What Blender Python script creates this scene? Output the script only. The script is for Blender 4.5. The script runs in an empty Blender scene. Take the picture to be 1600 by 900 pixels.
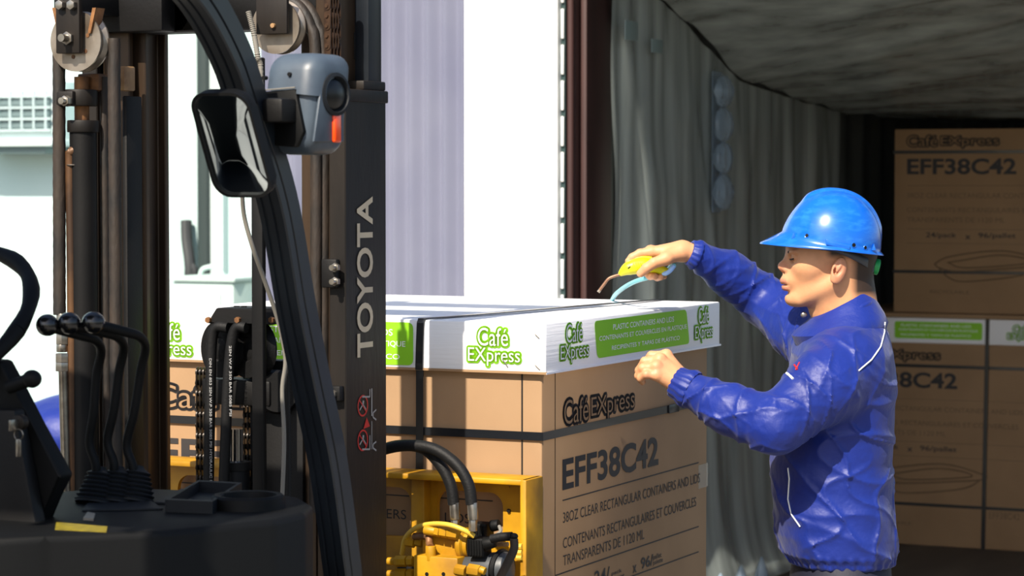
import bpy, bmesh, math, random
import numpy as np
from mathutils import Vector, Matrix
from mathutils.bvhtree import BVHTree

random.seed(7)
scene = bpy.context.scene
COL = scene.collection
PI = math.pi

# ------------------------------------------------------------------ camera
FPX, EYE, HOR = 3990.0, 1.74, 280.0           # focal length in pixels (1600 wide), eye height, horizon row
PITCH = math.atan((450 - HOR) / FPX)
cam_d = bpy.data.cameras.new('camera')
cam_d.sensor_width = 36.0
cam_d.lens = FPX / 1600 * 36.0
cam_d.clip_start, cam_d.clip_end = 0.05, 200
cam_d.dof.use_dof = True
cam_d.dof.focus_distance = 5.35
cam_d.dof.aperture_fstop = 8.0
cam = bpy.data.objects.new('camera', cam_d)
cam.location = (0, 0, EYE)
cam.rotation_euler = (PI / 2 - PITCH, 0, 0)
COL.objects.link(cam)
scene.camera = cam

# ------------------------------------------------------------------ light
SUN_DIR = Vector((-0.325, -0.625, 0.71)).normalized()      # towards the sun
world = bpy.data.worlds.new('world')
scene.world = world
world.use_nodes = True
wn = world.node_tree
for n in list(wn.nodes):
    wn.nodes.remove(n)
sky = wn.nodes.new('ShaderNodeTexSky')
sky.sky_type = 'NISHITA'
sky.sun_disc = False
sky.sun_elevation = math.asin(SUN_DIR.z)
sky.sun_rotation = math.atan2(SUN_DIR.x, SUN_DIR.y)
sky.air_density, sky.dust_density, sky.ozone_density = 1.0, 2.0, 1.0
bg = wn.nodes.new('ShaderNodeBackground')
bg.inputs['Strength'].default_value = 0.135
wo = wn.nodes.new('ShaderNodeOutputWorld')
wn.links.new(sky.outputs[0], bg.inputs['Color'])
wn.links.new(bg.outputs[0], wo.inputs['Surface'])
sun_d = bpy.data.lights.new('sun_offscreen', 'SUN')
sun_d.energy = 6.2
sun_d.color = (1.0, 0.90, 0.76)
sun_d.angle = math.radians(0.6)
sun = bpy.data.objects.new('sun_offscreen', sun_d)
sun.rotation_euler = SUN_DIR.to_track_quat('Z', 'Y').to_euler()
sun.location = (-6, -4, 9)
COL.objects.link(sun)

scene.view_settings.view_transform = 'Standard'
scene.view_settings.look = 'None'
scene.view_settings.gamma = 1.0
scene.view_settings.use_curve_mapping = False
scene.view_settings.exposure = 0.45

# ------------------------------------------------------------------ frames
# The box, the forklift and the container share one heading. Local frame F: x = right (u), y = ahead (v).
HEAD = math.radians(25.2)
CORNER = Vector((0.0664, 5.2, 0.0))
UX = Vector((math.cos(HEAD), -math.sin(HEAD), 0))
VX = Vector((math.sin(HEAD), math.cos(HEAD), 0))
FMAT = Matrix.Translation(CORNER) @ Matrix.Rotation(-HEAD, 4, 'Z')
FINV = FMAT.inverted()

def ray(px, py):
    a, b = (px - 800) / FPX, (450 - py) / FPX
    return Vector((a, math.cos(PITCH) + b * math.sin(PITCH), -math.sin(PITCH) + b * math.cos(PITCH)))

def at(px, py, Y):
    d = ray(px, py)
    return Vector((0, 0, EYE)) + d * (Y / d.y)

OF = FINV @ Vector((0, 0, EYE))
def Q(px, py, u=None, v=None, z=None):
    """pixel ray met with a plane u=, v= or z= of frame F; returns F coordinates"""
    d = FINV.to_3x3() @ ray(px, py)
    if u is not None: t = (u - OF.x) / d.x
    elif v is not None: t = (v - OF.y) / d.y
    else: t = (z - OF.z) / d.z
    return OF + d * t

# ------------------------------------------------------------------ materials
def lin(c):
    out = []
    for x in c:
        x /= 255.0
        out.append(x / 12.92 if x <= 0.04045 else ((x + 0.055) / 1.055) ** 2.4)
    return tuple(out) + (1.0,)

MATS = {}
def mat(name, col, rough=0.6, metal=0.0, col2=None, scale=20.0, bump=0.0, bscale=None, spec=0.5, stretch=None,
        coat=0.0, alpha=None, sheen=0.0, trans=0.0, detail=4.0, lo=0.35, hi=0.7):
    if name in MATS: return MATS[name]
    m = bpy.data.materials.new(name)
    m.use_nodes = True
    nt = m.node_tree
    b = nt.nodes['Principled BSDF']
    b.inputs['Roughness'].default_value = rough
    b.inputs['Metallic'].default_value = metal
    b.inputs['Specular IOR Level'].default_value = spec
    b.inputs['Coat Weight'].default_value = coat
    b.inputs['Sheen Weight'].default_value = sheen
    b.inputs['Transmission Weight'].default_value = trans
    b.inputs['Base Color'].default_value = lin(col)
    if alpha is not None: b.inputs['Alpha'].default_value = alpha
    co = None
    if col2 is not None or bump:
        tc = nt.nodes.new('ShaderNodeTexCoord')
        mp = nt.nodes.new('ShaderNodeMapping')
        if stretch: mp.inputs['Scale'].default_value = stretch
        nt.links.new(tc.outputs['Object'], mp.inputs['Vector'])
        co = mp.outputs[0]
    if col2 is not None:
        nz = nt.nodes.new('ShaderNodeTexNoise')
        nz.inputs['Scale'].default_value = scale
        nz.inputs['Detail'].default_value = detail
        nt.links.new(co, nz.inputs['Vector'])
        rp = nt.nodes.new('ShaderNodeValToRGB')
        rp.color_ramp.elements[0].position = lo; rp.color_ramp.elements[0].color = lin(col)
        rp.color_ramp.elements[1].position = hi; rp.color_ramp.elements[1].color = lin(col2)
        nt.links.new(nz.outputs['Fac'], rp.inputs['Fac'])
        nt.links.new(rp.outputs[0], b.inputs['Base Color'])
    if bump:
        nb = nt.nodes.new('ShaderNodeTexNoise')
        nb.inputs['Scale'].default_value = bscale or scale
        nb.inputs['Detail'].default_value = 3
        nt.links.new(co, nb.inputs['Vector'])
        bp = nt.nodes.new('ShaderNodeBump')
        bp.inputs['Strength'].default_value = bump
        bp.inputs['Distance'].default_value = 0.01
        nt.links.new(nb.outputs['Fac'], bp.inputs['Height'])
        nt.links.new(bp.outputs[0], b.inputs['Normal'])
    MATS[name] = m
    return m

M_BLACK = mat('black_paint', (12, 12, 13), 0.55, spec=.25, col2=(20, 19, 19), scale=9, bump=0.04, bscale=160)
M_MAST = mat('mast_paint', (19, 16, 14), 0.55, spec=.3, col2=(34, 28, 23), scale=14, stretch=(1, 1, .25), bump=.06, bscale=90)
M_MASTIN = mat('mast_rail_greased_steel', (48, 38, 30), 0.4, metal=.5, col2=(82, 64, 48), scale=16, stretch=(1, 1, .15), bump=.05, bscale=80)
M_PLAST = mat('black_plastic', (8, 9, 10), 0.6, spec=.2, bump=.08, bscale=500)
M_PLASTG = mat('dark_grey_plastic', (26, 29, 33), 0.6, spec=.25, bump=.1, bscale=450)
M_PILLAR = mat('pillar_navy_paint', (18, 23, 30), 0.4, col2=(26, 33, 40), scale=12, coat=.12)
M_LAMP = mat('lamp_housing_plastic', (72, 84, 96), 0.42, col2=(58, 68, 80), scale=20)
M_ORANGE = mat('orange_reflector', (255, 74, 6), 0.3, coat=.6)
M_RUBBER = mat('hose_rubber', (26, 23, 21), 0.62, col2=(52, 41, 32), scale=40, stretch=(1, 1, .3), bump=.15, bscale=150)
M_RUBBERB = mat('black_rubber', (14, 14, 15), 0.6, spec=.3, bump=.1, bscale=200)
M_STEEL = mat('zinc_steel', (176, 170, 160), 0.3, metal=.9, col2=(120, 112, 102), scale=30)
M_CHROME = mat('chrome_rod', (215, 215, 220), 0.12, metal=1.0)
M_BROWN = mat('brown_steel', (92, 62, 40), 0.55, metal=.3, col2=(150, 104, 62), scale=25, bump=.1, bscale=100)  # steel mottled from brown to orange-brown
M_PIPEB = mat('dark_copper_pipe', (62, 44, 31), .5, metal=.3, col2=(108, 76, 48), scale=12)
M_BEIGE = mat('cream_sheave_hub', (176, 140, 96), 0.5, col2=(112, 80, 52), scale=22)
M_RIM = mat('bright_sheave_rim', (160, 150, 138), 0.35, metal=.7, col2=(110, 96, 80), scale=18)
M_YEL = mat('carriage_yellow', (192, 142, 10), 0.5, col2=(146, 102, 8), scale=11, bump=.05, bscale=70)
M_YELH = mat('hose_yellow', (214, 176, 60), 0.5)
M_CHAIN = mat('chain_steel', (38, 36, 35), 0.35, metal=.7, col2=(66, 58, 50), scale=60)
M_CHAINB = mat('chain_brown', (84, 62, 46), 0.45, metal=.5, col2=(56, 42, 33), scale=60)  # mottled brown steel, browner than the other chains
M_GREYCAB = mat('grey_cable', (120, 116, 108), 0.6)
M_MIRROR = mat('mirror_glass', (200, 210, 212), 0.03, metal=1.0)
M_DECALW = mat('decal_cream', (214, 196, 164), 0.5, col2=(176, 160, 138), scale=8)
M_DECALG = mat('decal_grey', (150, 150, 150), 0.5)
M_DECALR = mat('decal_red', (190, 26, 24), 0.5)
M_DECALY = mat('decal_yellow', (132, 118, 14), 0.6, col2=(100, 88, 10), scale=60)
M_PRINTW = mat('white_print', (238, 240, 238), 0.6)
M_CARD = mat('cardboard', (154, 123, 90), 0.75, col2=(145, 115, 83), scale=6, bump=.03, bscale=400, stretch=(1, 1, 1))
M_LID = mat('white_carton', (236, 237, 240), 0.55, bump=.1, bscale=22, stretch=(.3, .3, 9), spec=.3)
M_GREEN = mat('label_green', (134, 202, 24), 0.5)
M_INK = mat('ink_charcoal', (42, 40, 42), 0.6)
M_INKL = mat('ink_faded', (112, 90, 66), 0.7)
M_STRAP = mat('strap_black', (22, 25, 30), 0.28, coat=.2)
M_DARKGAP = mat('tape_dark', (30, 28, 26), 0.5)
M_SEAM = mat('seam_line', (70, 52, 34), 0.8)
M_WOOD = mat('pallet_wood', (168, 132, 92), 0.8, col2=(128, 94, 60), scale=9, stretch=(1, 8, 8), bump=.2, bscale=30)
M_TAPE = mat('clear_tape', (196, 188, 172), .15, alpha=.35)

# ------------------------------------------------------------------ mesh builder
def catmull(pts, n=8):
    P = [Vector(p) for p in pts]
    P = [P[0] * 2 - P[1]] + P + [P[-1] * 2 - P[-2]]
    out = []
    for i in range(1, len(P) - 2):
        for k in range(n):
            t = k / n
            a, b, c, d = P[i - 1], P[i], P[i + 1], P[i + 2]
            out.append(0.5 * ((2 * b) + (c - a) * t + (2 * a - 5 * b + 4 * c - d) * t * t + (3 * b - a - 3 * c + d) * t ** 3))
    out.append(P[-2])
    return out

class MB:
    def __init__(s): s.bm = bmesh.new()
    def _bev(s, vs, bev, seg):
        if bev > 0:
            es = {e for v in vs for e in v.link_edges}
            bmesh.ops.bevel(s.bm, geom=list(es), offset=bev, segments=seg, affect='EDGES', profile=.5)
    def box(s, lo, hi, bev=0.0, seg=2, M=None):
        lo, hi = Vector(lo), Vector(hi)
        c, d = (lo + hi) / 2, hi - lo
        m = Matrix.Translation(c) @ Matrix.Diagonal((abs(d.x), abs(d.y), abs(d.z), 1))
        if M: m = M @ m
        r = bmesh.ops.create_cube(s.bm, size=1, matrix=m)
        s._bev(r['verts'], bev, seg); return s
    def cbox(s, c, d, bev=0.0, rot=None, seg=2):
        m = Matrix.Translation(Vector(c))
        if rot: m = m @ rot
        return s.box(-Vector(d) / 2, Vector(d) / 2, bev, seg, m)
    def cyl(s, p0, p1, r0, r1=None, n=20, bev=0.0):
        p0, p1 = Vector(p0), Vector(p1)
        r1 = r0 if r1 is None else r1
        d = p1 - p0
        m = Matrix.Translation((p0 + p1) / 2) @ d.to_track_quat('Z', 'Y').to_matrix().to_4x4()
        r = bmesh.ops.create_cone(s.bm, cap_ends=True, segments=n, radius1=r0, radius2=r1, depth=d.length, matrix=m)
        if bev:
            es = [e for e in {e for v in r['verts'] for e in v.link_edges} if any(len(f.verts) > 4 for f in e.link_faces)]
            bmesh.ops.bevel(s.bm, geom=es, offset=bev, segments=2, affect='EDGES', profile=.5)
        return s
    def ball(s, c, r, sc=(1, 1, 1), n=20, rot=None):
        m = Matrix.Translation(Vector(c))
        if rot: m = m @ rot
        bmesh.ops.create_uvsphere(s.bm, u_segments=n, v_segments=n // 2 + 2, radius=r, matrix=m @ Matrix.Diagonal((*sc, 1))); return s
    def tube(s, pts, r, n=10, spline=True, k=8, rip=None):
        P = catmull(pts, k) if spline else [Vector(p) for p in pts]
        rings, nrm = [], None
        N = len(P)
        for i, p in enumerate(P):
            t = (P[min(i + 1, N - 1)] - P[max(i - 1, 0)]).normalized()
            if nrm is None:
                nrm = t.orthogonal().normalized()
            nrm = (nrm - t * nrm.dot(t)).normalized()
            b = t.cross(nrm)
            rr = r(i / (N - 1)) if callable(r) else r
            if rip: rr *= 1 + rip * (1 if i % 2 else -1)
            rings.append([s.bm.verts.new(p + (nrm * math.cos(2 * PI * j / n) + b * math.sin(2 * PI * j / n)) * rr) for j in range(n)])
        for a, b in zip(rings, rings[1:]):
            for j in range(n):
                s.bm.faces.new((a[j], a[(j + 1) % n], b[(j + 1) % n], b[j]))
        s.bm.faces.new(rings[0][::-1]); s.bm.faces.new(rings[-1]); return s
    def sweep(s, pts, prof, side, k=6):
        """sweep profile [(a along normal, b along side)] on path"""
        P = catmull(pts, k)
        side = Vector(side).normalized()
        rings = []
        for i, p in enumerate(P):
            t = (P[min(i + 1, len(P) - 1)] - P[max(i - 1, 0)]).normalized()
            nn = t.cross(side).normalized()
            rings.append([s.bm.verts.new(p + nn * a + side * b) for a, b in prof])
        n = len(prof)
        for a, b in zip(rings, rings[1:]):
            for j in range(n):
                s.bm.faces.new((a[j], a[(j + 1) % n], b[(j + 1) % n], b[j]))
        s.bm.faces.new(rings[0][::-1]); s.bm.faces.new(rings[-1]); return s
    def lathe(s, prof, o, axis, n=28):
        o, ax = Vector(o), Vector(axis).normalized()
        x = ax.orthogonal().normalized(); y = ax.cross(x)
        rings = [[s.bm.verts.new(o + ax * h + (x * math.cos(2 * PI * j / n) + y * math.sin(2 * PI * j / n)) * max(r, 1e-5)) for j in range(n)] for r, h in prof]
        for a, b in zip(rings, rings[1:]):
            for j in range(n):
                s.bm.faces.new((a[j], a[(j + 1) % n], b[(j + 1) % n], b[j]))
        s.bm.faces.new(rings[0][::-1]); s.bm.faces.new(rings[-1]); return s
    def prism(s, poly, vec, bev=0.0, seg=2):
        vec = Vector(vec)
        a = [s.bm.verts.new(Vector(p)) for p in poly]
        b = [s.bm.verts.new(Vector(p) + vec) for p in poly]
        n = len(a)
        s.bm.faces.new(a[::-1]); s.bm.faces.new(b)
        for j in range(n): s.bm.faces.new((a[j], a[(j + 1) % n], b[(j + 1) % n], b[j]))
        s._bev(a + b, bev, seg); return s
    def holeplate(s, o, X, Y, w, h, hx, hy, hw, hh, hr, th, n=40):
        """w x h plate at o spanned by X,Y with a rounded hole, extruded by th along X x Y"""
        o, X, Y = Vector(o), Vector(X), Vector(Y)
        Z = X.cross(Y).normalized()
        cx, cy = hx + hw / 2, hy + hh / 2
        inner, outer = [], []
        cor = []
        for (sx, sy, a0) in ((1, 1, 0), (-1, 1, 90), (-1, -1, 180), (1, -1, 270)):
            for q in range(6):
                a = math.radians(a0 + 90 * q / 5)
                inner.append((cx + sx * (hw / 2 - hr) + hr * math.cos(a), cy + sy * (hh / 2 - hr) + hr * math.sin(a)))
                # matching outer corner region
                fx = w if sx > 0 else 0; fy = h if sy > 0 else 0
                t = q / 5
                if a0 in (0, 180):
                    p = (fx, cy + (fy - cy) * min(1, 2 * t)) if t <= .5 else (fx + (cx - fx) * 0.5 * (2 * t - 1), fy)
                else:
                    p = (cx + (fx - cx) * min(1, .5 + t) , fy) if t <= .5 else (fx, fy + (cy - fy) * .5 * (2 * t - 1))
                outer.append(p)
        def V(p, q): return s.bm.verts.new(o + X * p[0] + Y * p[1] + Z * q)
        iA, oA = [V(p, 0) for p in inner], [V(p, 0) for p in outer]
        iB, oB = [V(p, th) for p in inner], [V(p, th) for p in outer]
        n = len(inner)
        for j in range(n):
            k = (j + 1) % n
            for f in ((iA[j], iA[k], oA[k], oA[j]), (iB[j], oB[j], oB[k], iB[k]), (iA[j], iB[j], iB[k], iA[k]), (oA[j], oA[k], oB[k], oB[j])):
                try: s.bm.faces.new(f)
                except ValueError: pass
        return s
    def build(s, name, m, parent=None, ang=35):
        bmesh.ops.remove_doubles(s.bm, verts=s.bm.verts, dist=1e-6)
        bmesh.ops.recalc_face_normals(s.bm, faces=s.bm.faces)
        me = bpy.data.meshes.new(name)
        s.bm.to_mesh(me); s.bm.free()
        return finish(me, name, m, parent, ang)

def finish(me, name, m, parent=None, ang=35):
    me.materials.append(m)
    if ang:
        me.shade_smooth()
        me.set_sharp_from_angle(angle=math.radians(ang))
    o = bpy.data.objects.new(name, me)
    COL.objects.link(o)
    if parent: o.parent = parent
    return o

def tag(o, label=None, cat=None, group=None, kind=None):
    if label: o['label'] = label
    if cat: o['category'] = cat
    if group: o['group'] = group
    if kind: o['kind'] = kind
    return o

def thing(name, label, cat, M=None, group=None):
    o = bpy.data.objects.new(name, None)
    o.empty_display_size = .1
    COL.objects.link(o)
    if M is not None: o.matrix_world = M
    return tag(o, label, cat, group)

def copy_of(o, parent=None, M=None):
    c = o.copy(); COL.objects.link(c); c.parent = parent
    if M is not None: c.matrix_local = M
    return c

# ------------------------------------------------------------------ lettering
TXT = {}
def text_geo(s, bold=0.0):
    k = (s, bold)
    if k in TXT: return TXT[k]
    cu = bpy.data.curves.new('lettering', 'FONT')
    cu.body = s; cu.offset = bold; cu.resolution_u = 4
    ob = bpy.data.objects.new('lettering', cu)
    COL.objects.link(ob)
    bpy.context.view_layer.update()
    dg = bpy.context.evaluated_depsgraph_get()
    me = bpy.data.meshes.new_from_object(ob.evaluated_get(dg))
    V = np.array([v.co[:2] for v in me.vertices])
    Fc = [tuple(p.vertices) for p in me.polygons]
    bpy.data.objects.remove(ob); bpy.data.curves.remove(cu); bpy.data.meshes.remove(me)
    lo, hi = V.min(0), V.max(0)
    TXT[k] = ((V - lo) / (hi - lo), Fc, hi - lo)
    return TXT[k]

def lettering(name, s, o, X, Y, w, h, m, parent, lift=.0012, bold=0.0, halo=0.0, hsteps=14):
    """text s fitted into the w x h rectangle at o spanned by unit X, Y"""
    V, Fc, _ = text_geo(s, bold)
    o, X, Y = Vector(o), Vector(X).normalized(), Vector(Y).normalized()
    Z = X.cross(Y)
    offs = [(0, 0)] if not halo else [(halo * math.cos(2 * PI * i / hsteps), halo * math.sin(2 * PI * i / hsteps)) for i in range(hsteps)]
    vs, fs = [], []
    for dx, dy in offs:
        b = len(vs)
        for x, y in V:
            vs.append(o + X * (x * w + dx) + Y * (y * h + dy) + Z * lift)
        fs += [tuple(i + b for i in f) for f in Fc]
    me = bpy.data.meshes.new(name)
    me.from_pydata([tuple(v) for v in vs], [], fs)
    return finish(me, name, m, parent, 0)

def rounded_patch(name, corners, r, m, parent, lift, n=5):
    """flat quad given by four corners (bl, br, tr, tl) with rounded corners"""
    c = [Vector(p) for p in corners]
    Z = (c[1] - c[0]).cross(c[3] - c[0]).normalized()
    pts = []
    for i in range(4):
        p, a, b = c[i], (c[i - 1] - c[i]).normalized(), (c[(i + 1) % 4] - c[i]).normalized()
        for q in range(n + 1):
            t = q / n
            pts.append(p + a * r * (1 - t) ** 2 + b * r * t ** 2 + Z * lift)
    me = bpy.data.meshes.new(name)
    me.from_pydata([tuple(v) for v in pts], [], [tuple(range(len(pts)))])
    return finish(me, name, m, parent, 0)

EX, EY, EZ = Vector((1, 0, 0)), Vector((0, 1, 0)), Vector((0, 0, 1))

# ------------------------------------------------------------------ signed-distance mesher (for bodies and cloth)
class G:
    """grid of points; distance helpers"""
    def __init__(s, lo, hi, h):
        s.lo, s.h = np.array(lo, np.float32), h
        s.n = [int(math.ceil((b - a) / h)) + 1 for a, b in zip(lo, hi)]
        ax = [(np.arange(k, dtype=np.float32) * h + a) for k, a in zip(s.n, lo)]
        s.x, s.y, s.z = ax[0][:, None, None], ax[1][None, :, None], ax[2][None, None, :]
    def ell(s, c, r, Ry=0.0, Rx=0.0, Rz=0.0):
        dx, dy, dz = s.x - c[0], s.y - c[1], s.z - c[2]
        if Rz:
            ca, sa = math.cos(Rz), math.sin(Rz); dx, dy = ca * dx + sa * dy, -sa * dx + ca * dy
        if Ry:
            ca, sa = math.cos(Ry), math.sin(Ry); dx, dz = ca * dx + sa * dz, -sa * dx + ca * dz
        if Rx:
            ca, sa = math.cos(Rx), math.sin(Rx); dy, dz = ca * dy + sa * dz, -sa * dy + ca * dz
        k0 = np.sqrt((dx / r[0]) ** 2 + (dy / r[1]) ** 2 + (dz / r[2]) ** 2)
        k1 = np.sqrt((dx / r[0] ** 2) ** 2 + (dy / r[1] ** 2) ** 2 + (dz / r[2] ** 2) ** 2) + 1e-6
        return k0 * (k0 - 1) / k1
    def cap(s, a, b, ra, rb=None, want_t=False):
        rb = ra if rb is None else rb
        a, b = np.array(a, np.float32), np.array(b, np.float32)
        d = b - a
        t = np.clip(((s.x - a[0]) * d[0] + (s.y - a[1]) * d[1] + (s.z - a[2]) * d[2]) / float(d @ d), 0, 1)
        q = np.sqrt((s.x - a[0] - t * d[0]) ** 2 + (s.y - a[1] - t * d[1]) ** 2 + (s.z - a[2] - t * d[2]) ** 2) - (ra + (rb - ra) * t)
        return (q, t) if want_t else q
    def chain(s, pts, rs, k=.004):
        f = None
        for a, b, ra, rb in zip(pts, pts[1:], rs, rs[1:]):
            g = s.cap(a, b, ra, rb)
            f = g if f is None else smin(f, g, k)
        return f

def smin(a, b, k):
    h = np.clip(.5 + .5 * (b - a) / k, 0, 1)
    return b + (a - b) * h - k * h * (1 - h)
def smax(a, b, k): return -smin(-a, -b, k)

def surface(g, f):
    """naive surface nets"""
    f = np.ascontiguousarray(np.broadcast_to(f, g.n)).astype(np.float32)
    ins = f < 0
    nx, ny, nz = f.shape
    acc = np.zeros((nx - 1, ny - 1, nz - 1), np.int8)
    for dx in (0, 1):
        for dy in (0, 1):
            for dz in (0, 1):
                acc += ins[dx:nx - 1 + dx, dy:ny - 1 + dy, dz:nz - 1 + dz]
    act = (acc > 0) & (acc < 8)
    cells = np.argwhere(act)
    idx = -np.ones(act.shape, np.int64)
    idx[act] = np.arange(len(cells))
    P = np.zeros((len(cells), 3)); W = np.zeros(len(cells))
    cor = [(dx, dy, dz) for dx in (0, 1) for dy in (0, 1) for dz in (0, 1)]
    for i, a in enumerate(cor):
        for b in cor[i + 1:]:
            if sum(abs(p - q) for p, q in zip(a, b)) != 1: continue
            fa = f[cells[:, 0] + a[0], cells[:, 1] + a[1], cells[:, 2] + a[2]]
            fb = f[cells[:, 0] + b[0], cells[:, 1] + b[1], cells[:, 2] + b[2]]
            cr = (fa < 0) != (fb < 0)
            t = np.where(cr, fa / np.where(cr, fa - fb, 1), 0)
            for d in range(3):
                P[:, d] += np.where(cr, a[d] + t * (b[d] - a[d]), 0)
            W += cr
    P = (P / W[:, None] + cells) * g.h + g.lo
    quads = []
    for ax in range(3):
        sl0, sl1 = [slice(None)] * 3, [slice(None)] * 3
        sl0[ax], sl1[ax] = slice(0, -1), slice(1, None)
        e = np.argwhere(ins[tuple(sl0)] != ins[tuple(sl1)])
        o1, o2 = (ax + 1) % 3, (ax + 2) % 3
        ok = (e[:, o1] > 0) & (e[:, o2] > 0) & (e[:, o1] < f.shape[o1] - 1) & (e[:, o2] < f.shape[o2] - 1)
        e = e[ok]
        def c(d1, d2):
            q = e.copy(); q[:, o1] -= d1; q[:, o2] -= d2
            return idx[q[:, 0], q[:, 1], q[:, 2]]
        qd = np.stack([c(1, 1), c(0, 1), c(0, 0), c(1, 0)], 1)
        fl = ins[e[:, 0], e[:, 1], e[:, 2]]
        qd[~fl] = qd[~fl][:, ::-1]
        quads.append(qd)
    return P, np.concatenate(quads)

def np_mesh(name, parts):
    """join (verts, quads) arrays into one mesh"""
    V, Fq, b = [], [], 0
    for P, q in parts:
        V.append(P); Fq.append(q + b); b += len(P)
    V, Fq = np.concatenate(V), np.concatenate(Fq)
    me = bpy.data.meshes.new(name)
    me.vertices.add(len(V)); me.vertices.foreach_set('co', V.astype(np.float32).ravel())
    me.loops.add(len(Fq) * 4); me.loops.foreach_set('vertex_index', Fq.astype(np.int32).ravel())
    me.polygons.add(len(Fq)); me.polygons.foreach_set('loop_start', np.arange(0, len(Fq) * 4, 4, dtype=np.int32))
    me.update(calc_edges=True); me.validate()
    return me

def wav(x, y, z, seed, n=6, fr=20.0):
    """cheap smooth noise in about [-1,1]"""
    rs = np.random.RandomState(seed)
    out = 0
    for i in range(n):
        d = rs.normal(size=3); d *= fr * (0.6 + rs.rand()) / np.linalg.norm(d)
        out = out + np.sin(x * d[0] + y * d[1] + z * d[2] + rs.rand() * 6.28)
    return out / n * 1.6


# ================================================================== SETTING
def struct(name, mb, m, ang=35, M=FMAT):
    o = mb.build(name, m, None, ang)
    o.matrix_world = M
    o['kind'] = 'structure'
    return o

M_CONC = mat('concrete', (136, 134, 128), 0.85, col2=(108, 106, 102), scale=3, bump=.1, bscale=40)
M_WHITEW = mat('white_render', (240, 242, 240), 0.8, col2=(228, 232, 232), scale=2)
M_CYANW = mat('pale_cyan_render', (192, 214, 213), 0.8, col2=(176, 202, 202), scale=.9, bump=.05, bscale=20)
M_CORR = mat('lavender_steel_sheet', (126, 129, 147), 0.45, col2=(116, 119, 140), scale=2, spec=.4)
M_CONT = mat('container_wall_grey', (84, 88, 87), 0.6, col2=(68, 72, 71), scale=3)
M_POST = mat('container_post_maroon', (66, 40, 38), 0.6, col2=(46, 28, 27), scale=8, stretch=(1, 1, .2))
M_CFLOOR = mat('container_plywood', (84, 76, 68), 0.7, col2=(62, 56, 50), scale=5, stretch=(1, .15, 1))

struct('floor', MB().box((-16, -9, -.2), (6, 12, 0)), M_CONC)
CU0, CU1, CV0, CV1, CZ0, CZ1 = -1.5, .85, 3.72, 11.0, .08, 2.55
struct('floor', MB().box((CU0, CV0, 0.001), (CU1, CV1, CZ0)), M_CFLOOR)

def corrugated(u, v0, v1, z0, z1, pitch, dep, axis='v'):
    mb = MB(); n = int((v1 - v0) / pitch); prof = []
    for i in range(n):
        for a, b in ((0, 0), (.3, 0), (.42, 1), (.88, 1), (1.0, 0)):
            prof.append((v0 + (i + a) * pitch, b * dep))
    prev = None
    for p, d in prof:
        if axis == 'v': q = [mb.bm.verts.new((u - d, p, z)) for z in (z0, z1)]
        else: q = [mb.bm.verts.new((p, u + d, z)) for z in (z0, z1)]
        if prev: mb.bm.faces.new((prev[0], q[0], q[1], prev[1]))
        prev = q
    return mb
w = struct('wall_left', corrugated(CU0, CV0 + .1, CV1, CZ0, CZ1, .28, .022), M_CONT)
struct('wall_right', corrugated(CU1 + .04, CV0 + .1, CV1, CZ0, CZ1, .28, .04), M_CONT)
struct('wall_back', MB().box((CU0 - .05, CV1, 0), (CU1 + .05, CV1 + .05, CZ1 + .08)), M_CONT)
struct('ceiling', MB().box((CU0 - .05, CV0, CZ1), (CU1 + .05, CV1 + .05, CZ1 + .06)), M_CONT)
# container corner posts and header
post = MB().box((-1.548, 3.60, 0), (-1.518, 3.74, 2.75), .006).box((-1.512, 3.63, 0), (-1.488, 3.86, 2.75), .006)
post.cyl((-1.53, 3.585, .02), (-1.53, 3.585, 2.7), .012)
struct('trim_1', post, M_POST)
struct('trim_2', MB().box((CU1, 3.6, 0), (CU1 + .08, 3.86, 2.75), .006), M_POST)
struct('trim_3', MB().box((-1.55, 3.62, CZ1 + .0), (CU1 + .08, 3.86, 2.78), .006), M_POST)
struct('roof_added', MB().box((-1.5, 1.7, 3.2), (2.2, 3.95, 3.3), .01), mat('added_hood_steel', (120, 122, 124), .5))  # added hood out of view, keeps the sun off the container floor
for uu_ in (-1.46, 2.1):  # uprights carrying the added hood
    struct('trim_7' if uu_ < 0 else 'trim_8', MB().box((uu_, 3.88, 2.8), (uu_ + .06, 3.94, 3.2), .004), M_POST)
# white rendered pier beside the container and its dark gasket
struct('wall_pier', MB().box((-1.935, 3.55, 0), (-1.566, 3.75, 4.2), .004), M_WHITEW)
gs = struct('trim_4', MB().box((-1.566, 3.58, 0.0), (-1.549, 3.62, 4.0)), mat('gasket_teal', (40, 62, 62), .5))
for k in range(24):  # pale plates stand in for light showing through the hinge gaps
    b = MB().box((-1.562, 3.570, .08 + k * .127), (-1.5515, 3.579, .08 + k * .127 + .105), .002).build('pale_gap_light', M_WHITEW, gs)
# corrugated sheet wall
cw = MB()
prev = None
n = 0
u = -3.35
prof = []
while u < -1.97:
    for k in range(6):
        prof.append((u + .078 * k / 6, .021 - .021 * math.cos(2 * PI * k / 6)))
    u += .078
for uu, d in prof:
    q = [cw.bm.verts.new((uu, 4.5 + d, z)) for z in (0, 4.6)]
    if prev: cw.bm.faces.new((prev[0], q[0], q[1], prev[1]))
    prev = q
struct('wall_corrugated', cw, M_CORR)
struct('wall_corrugated_end', MB().box((-1.975, 3.75, 0), (-1.945, 4.56, 4.6)), M_WHITEW)
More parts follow.
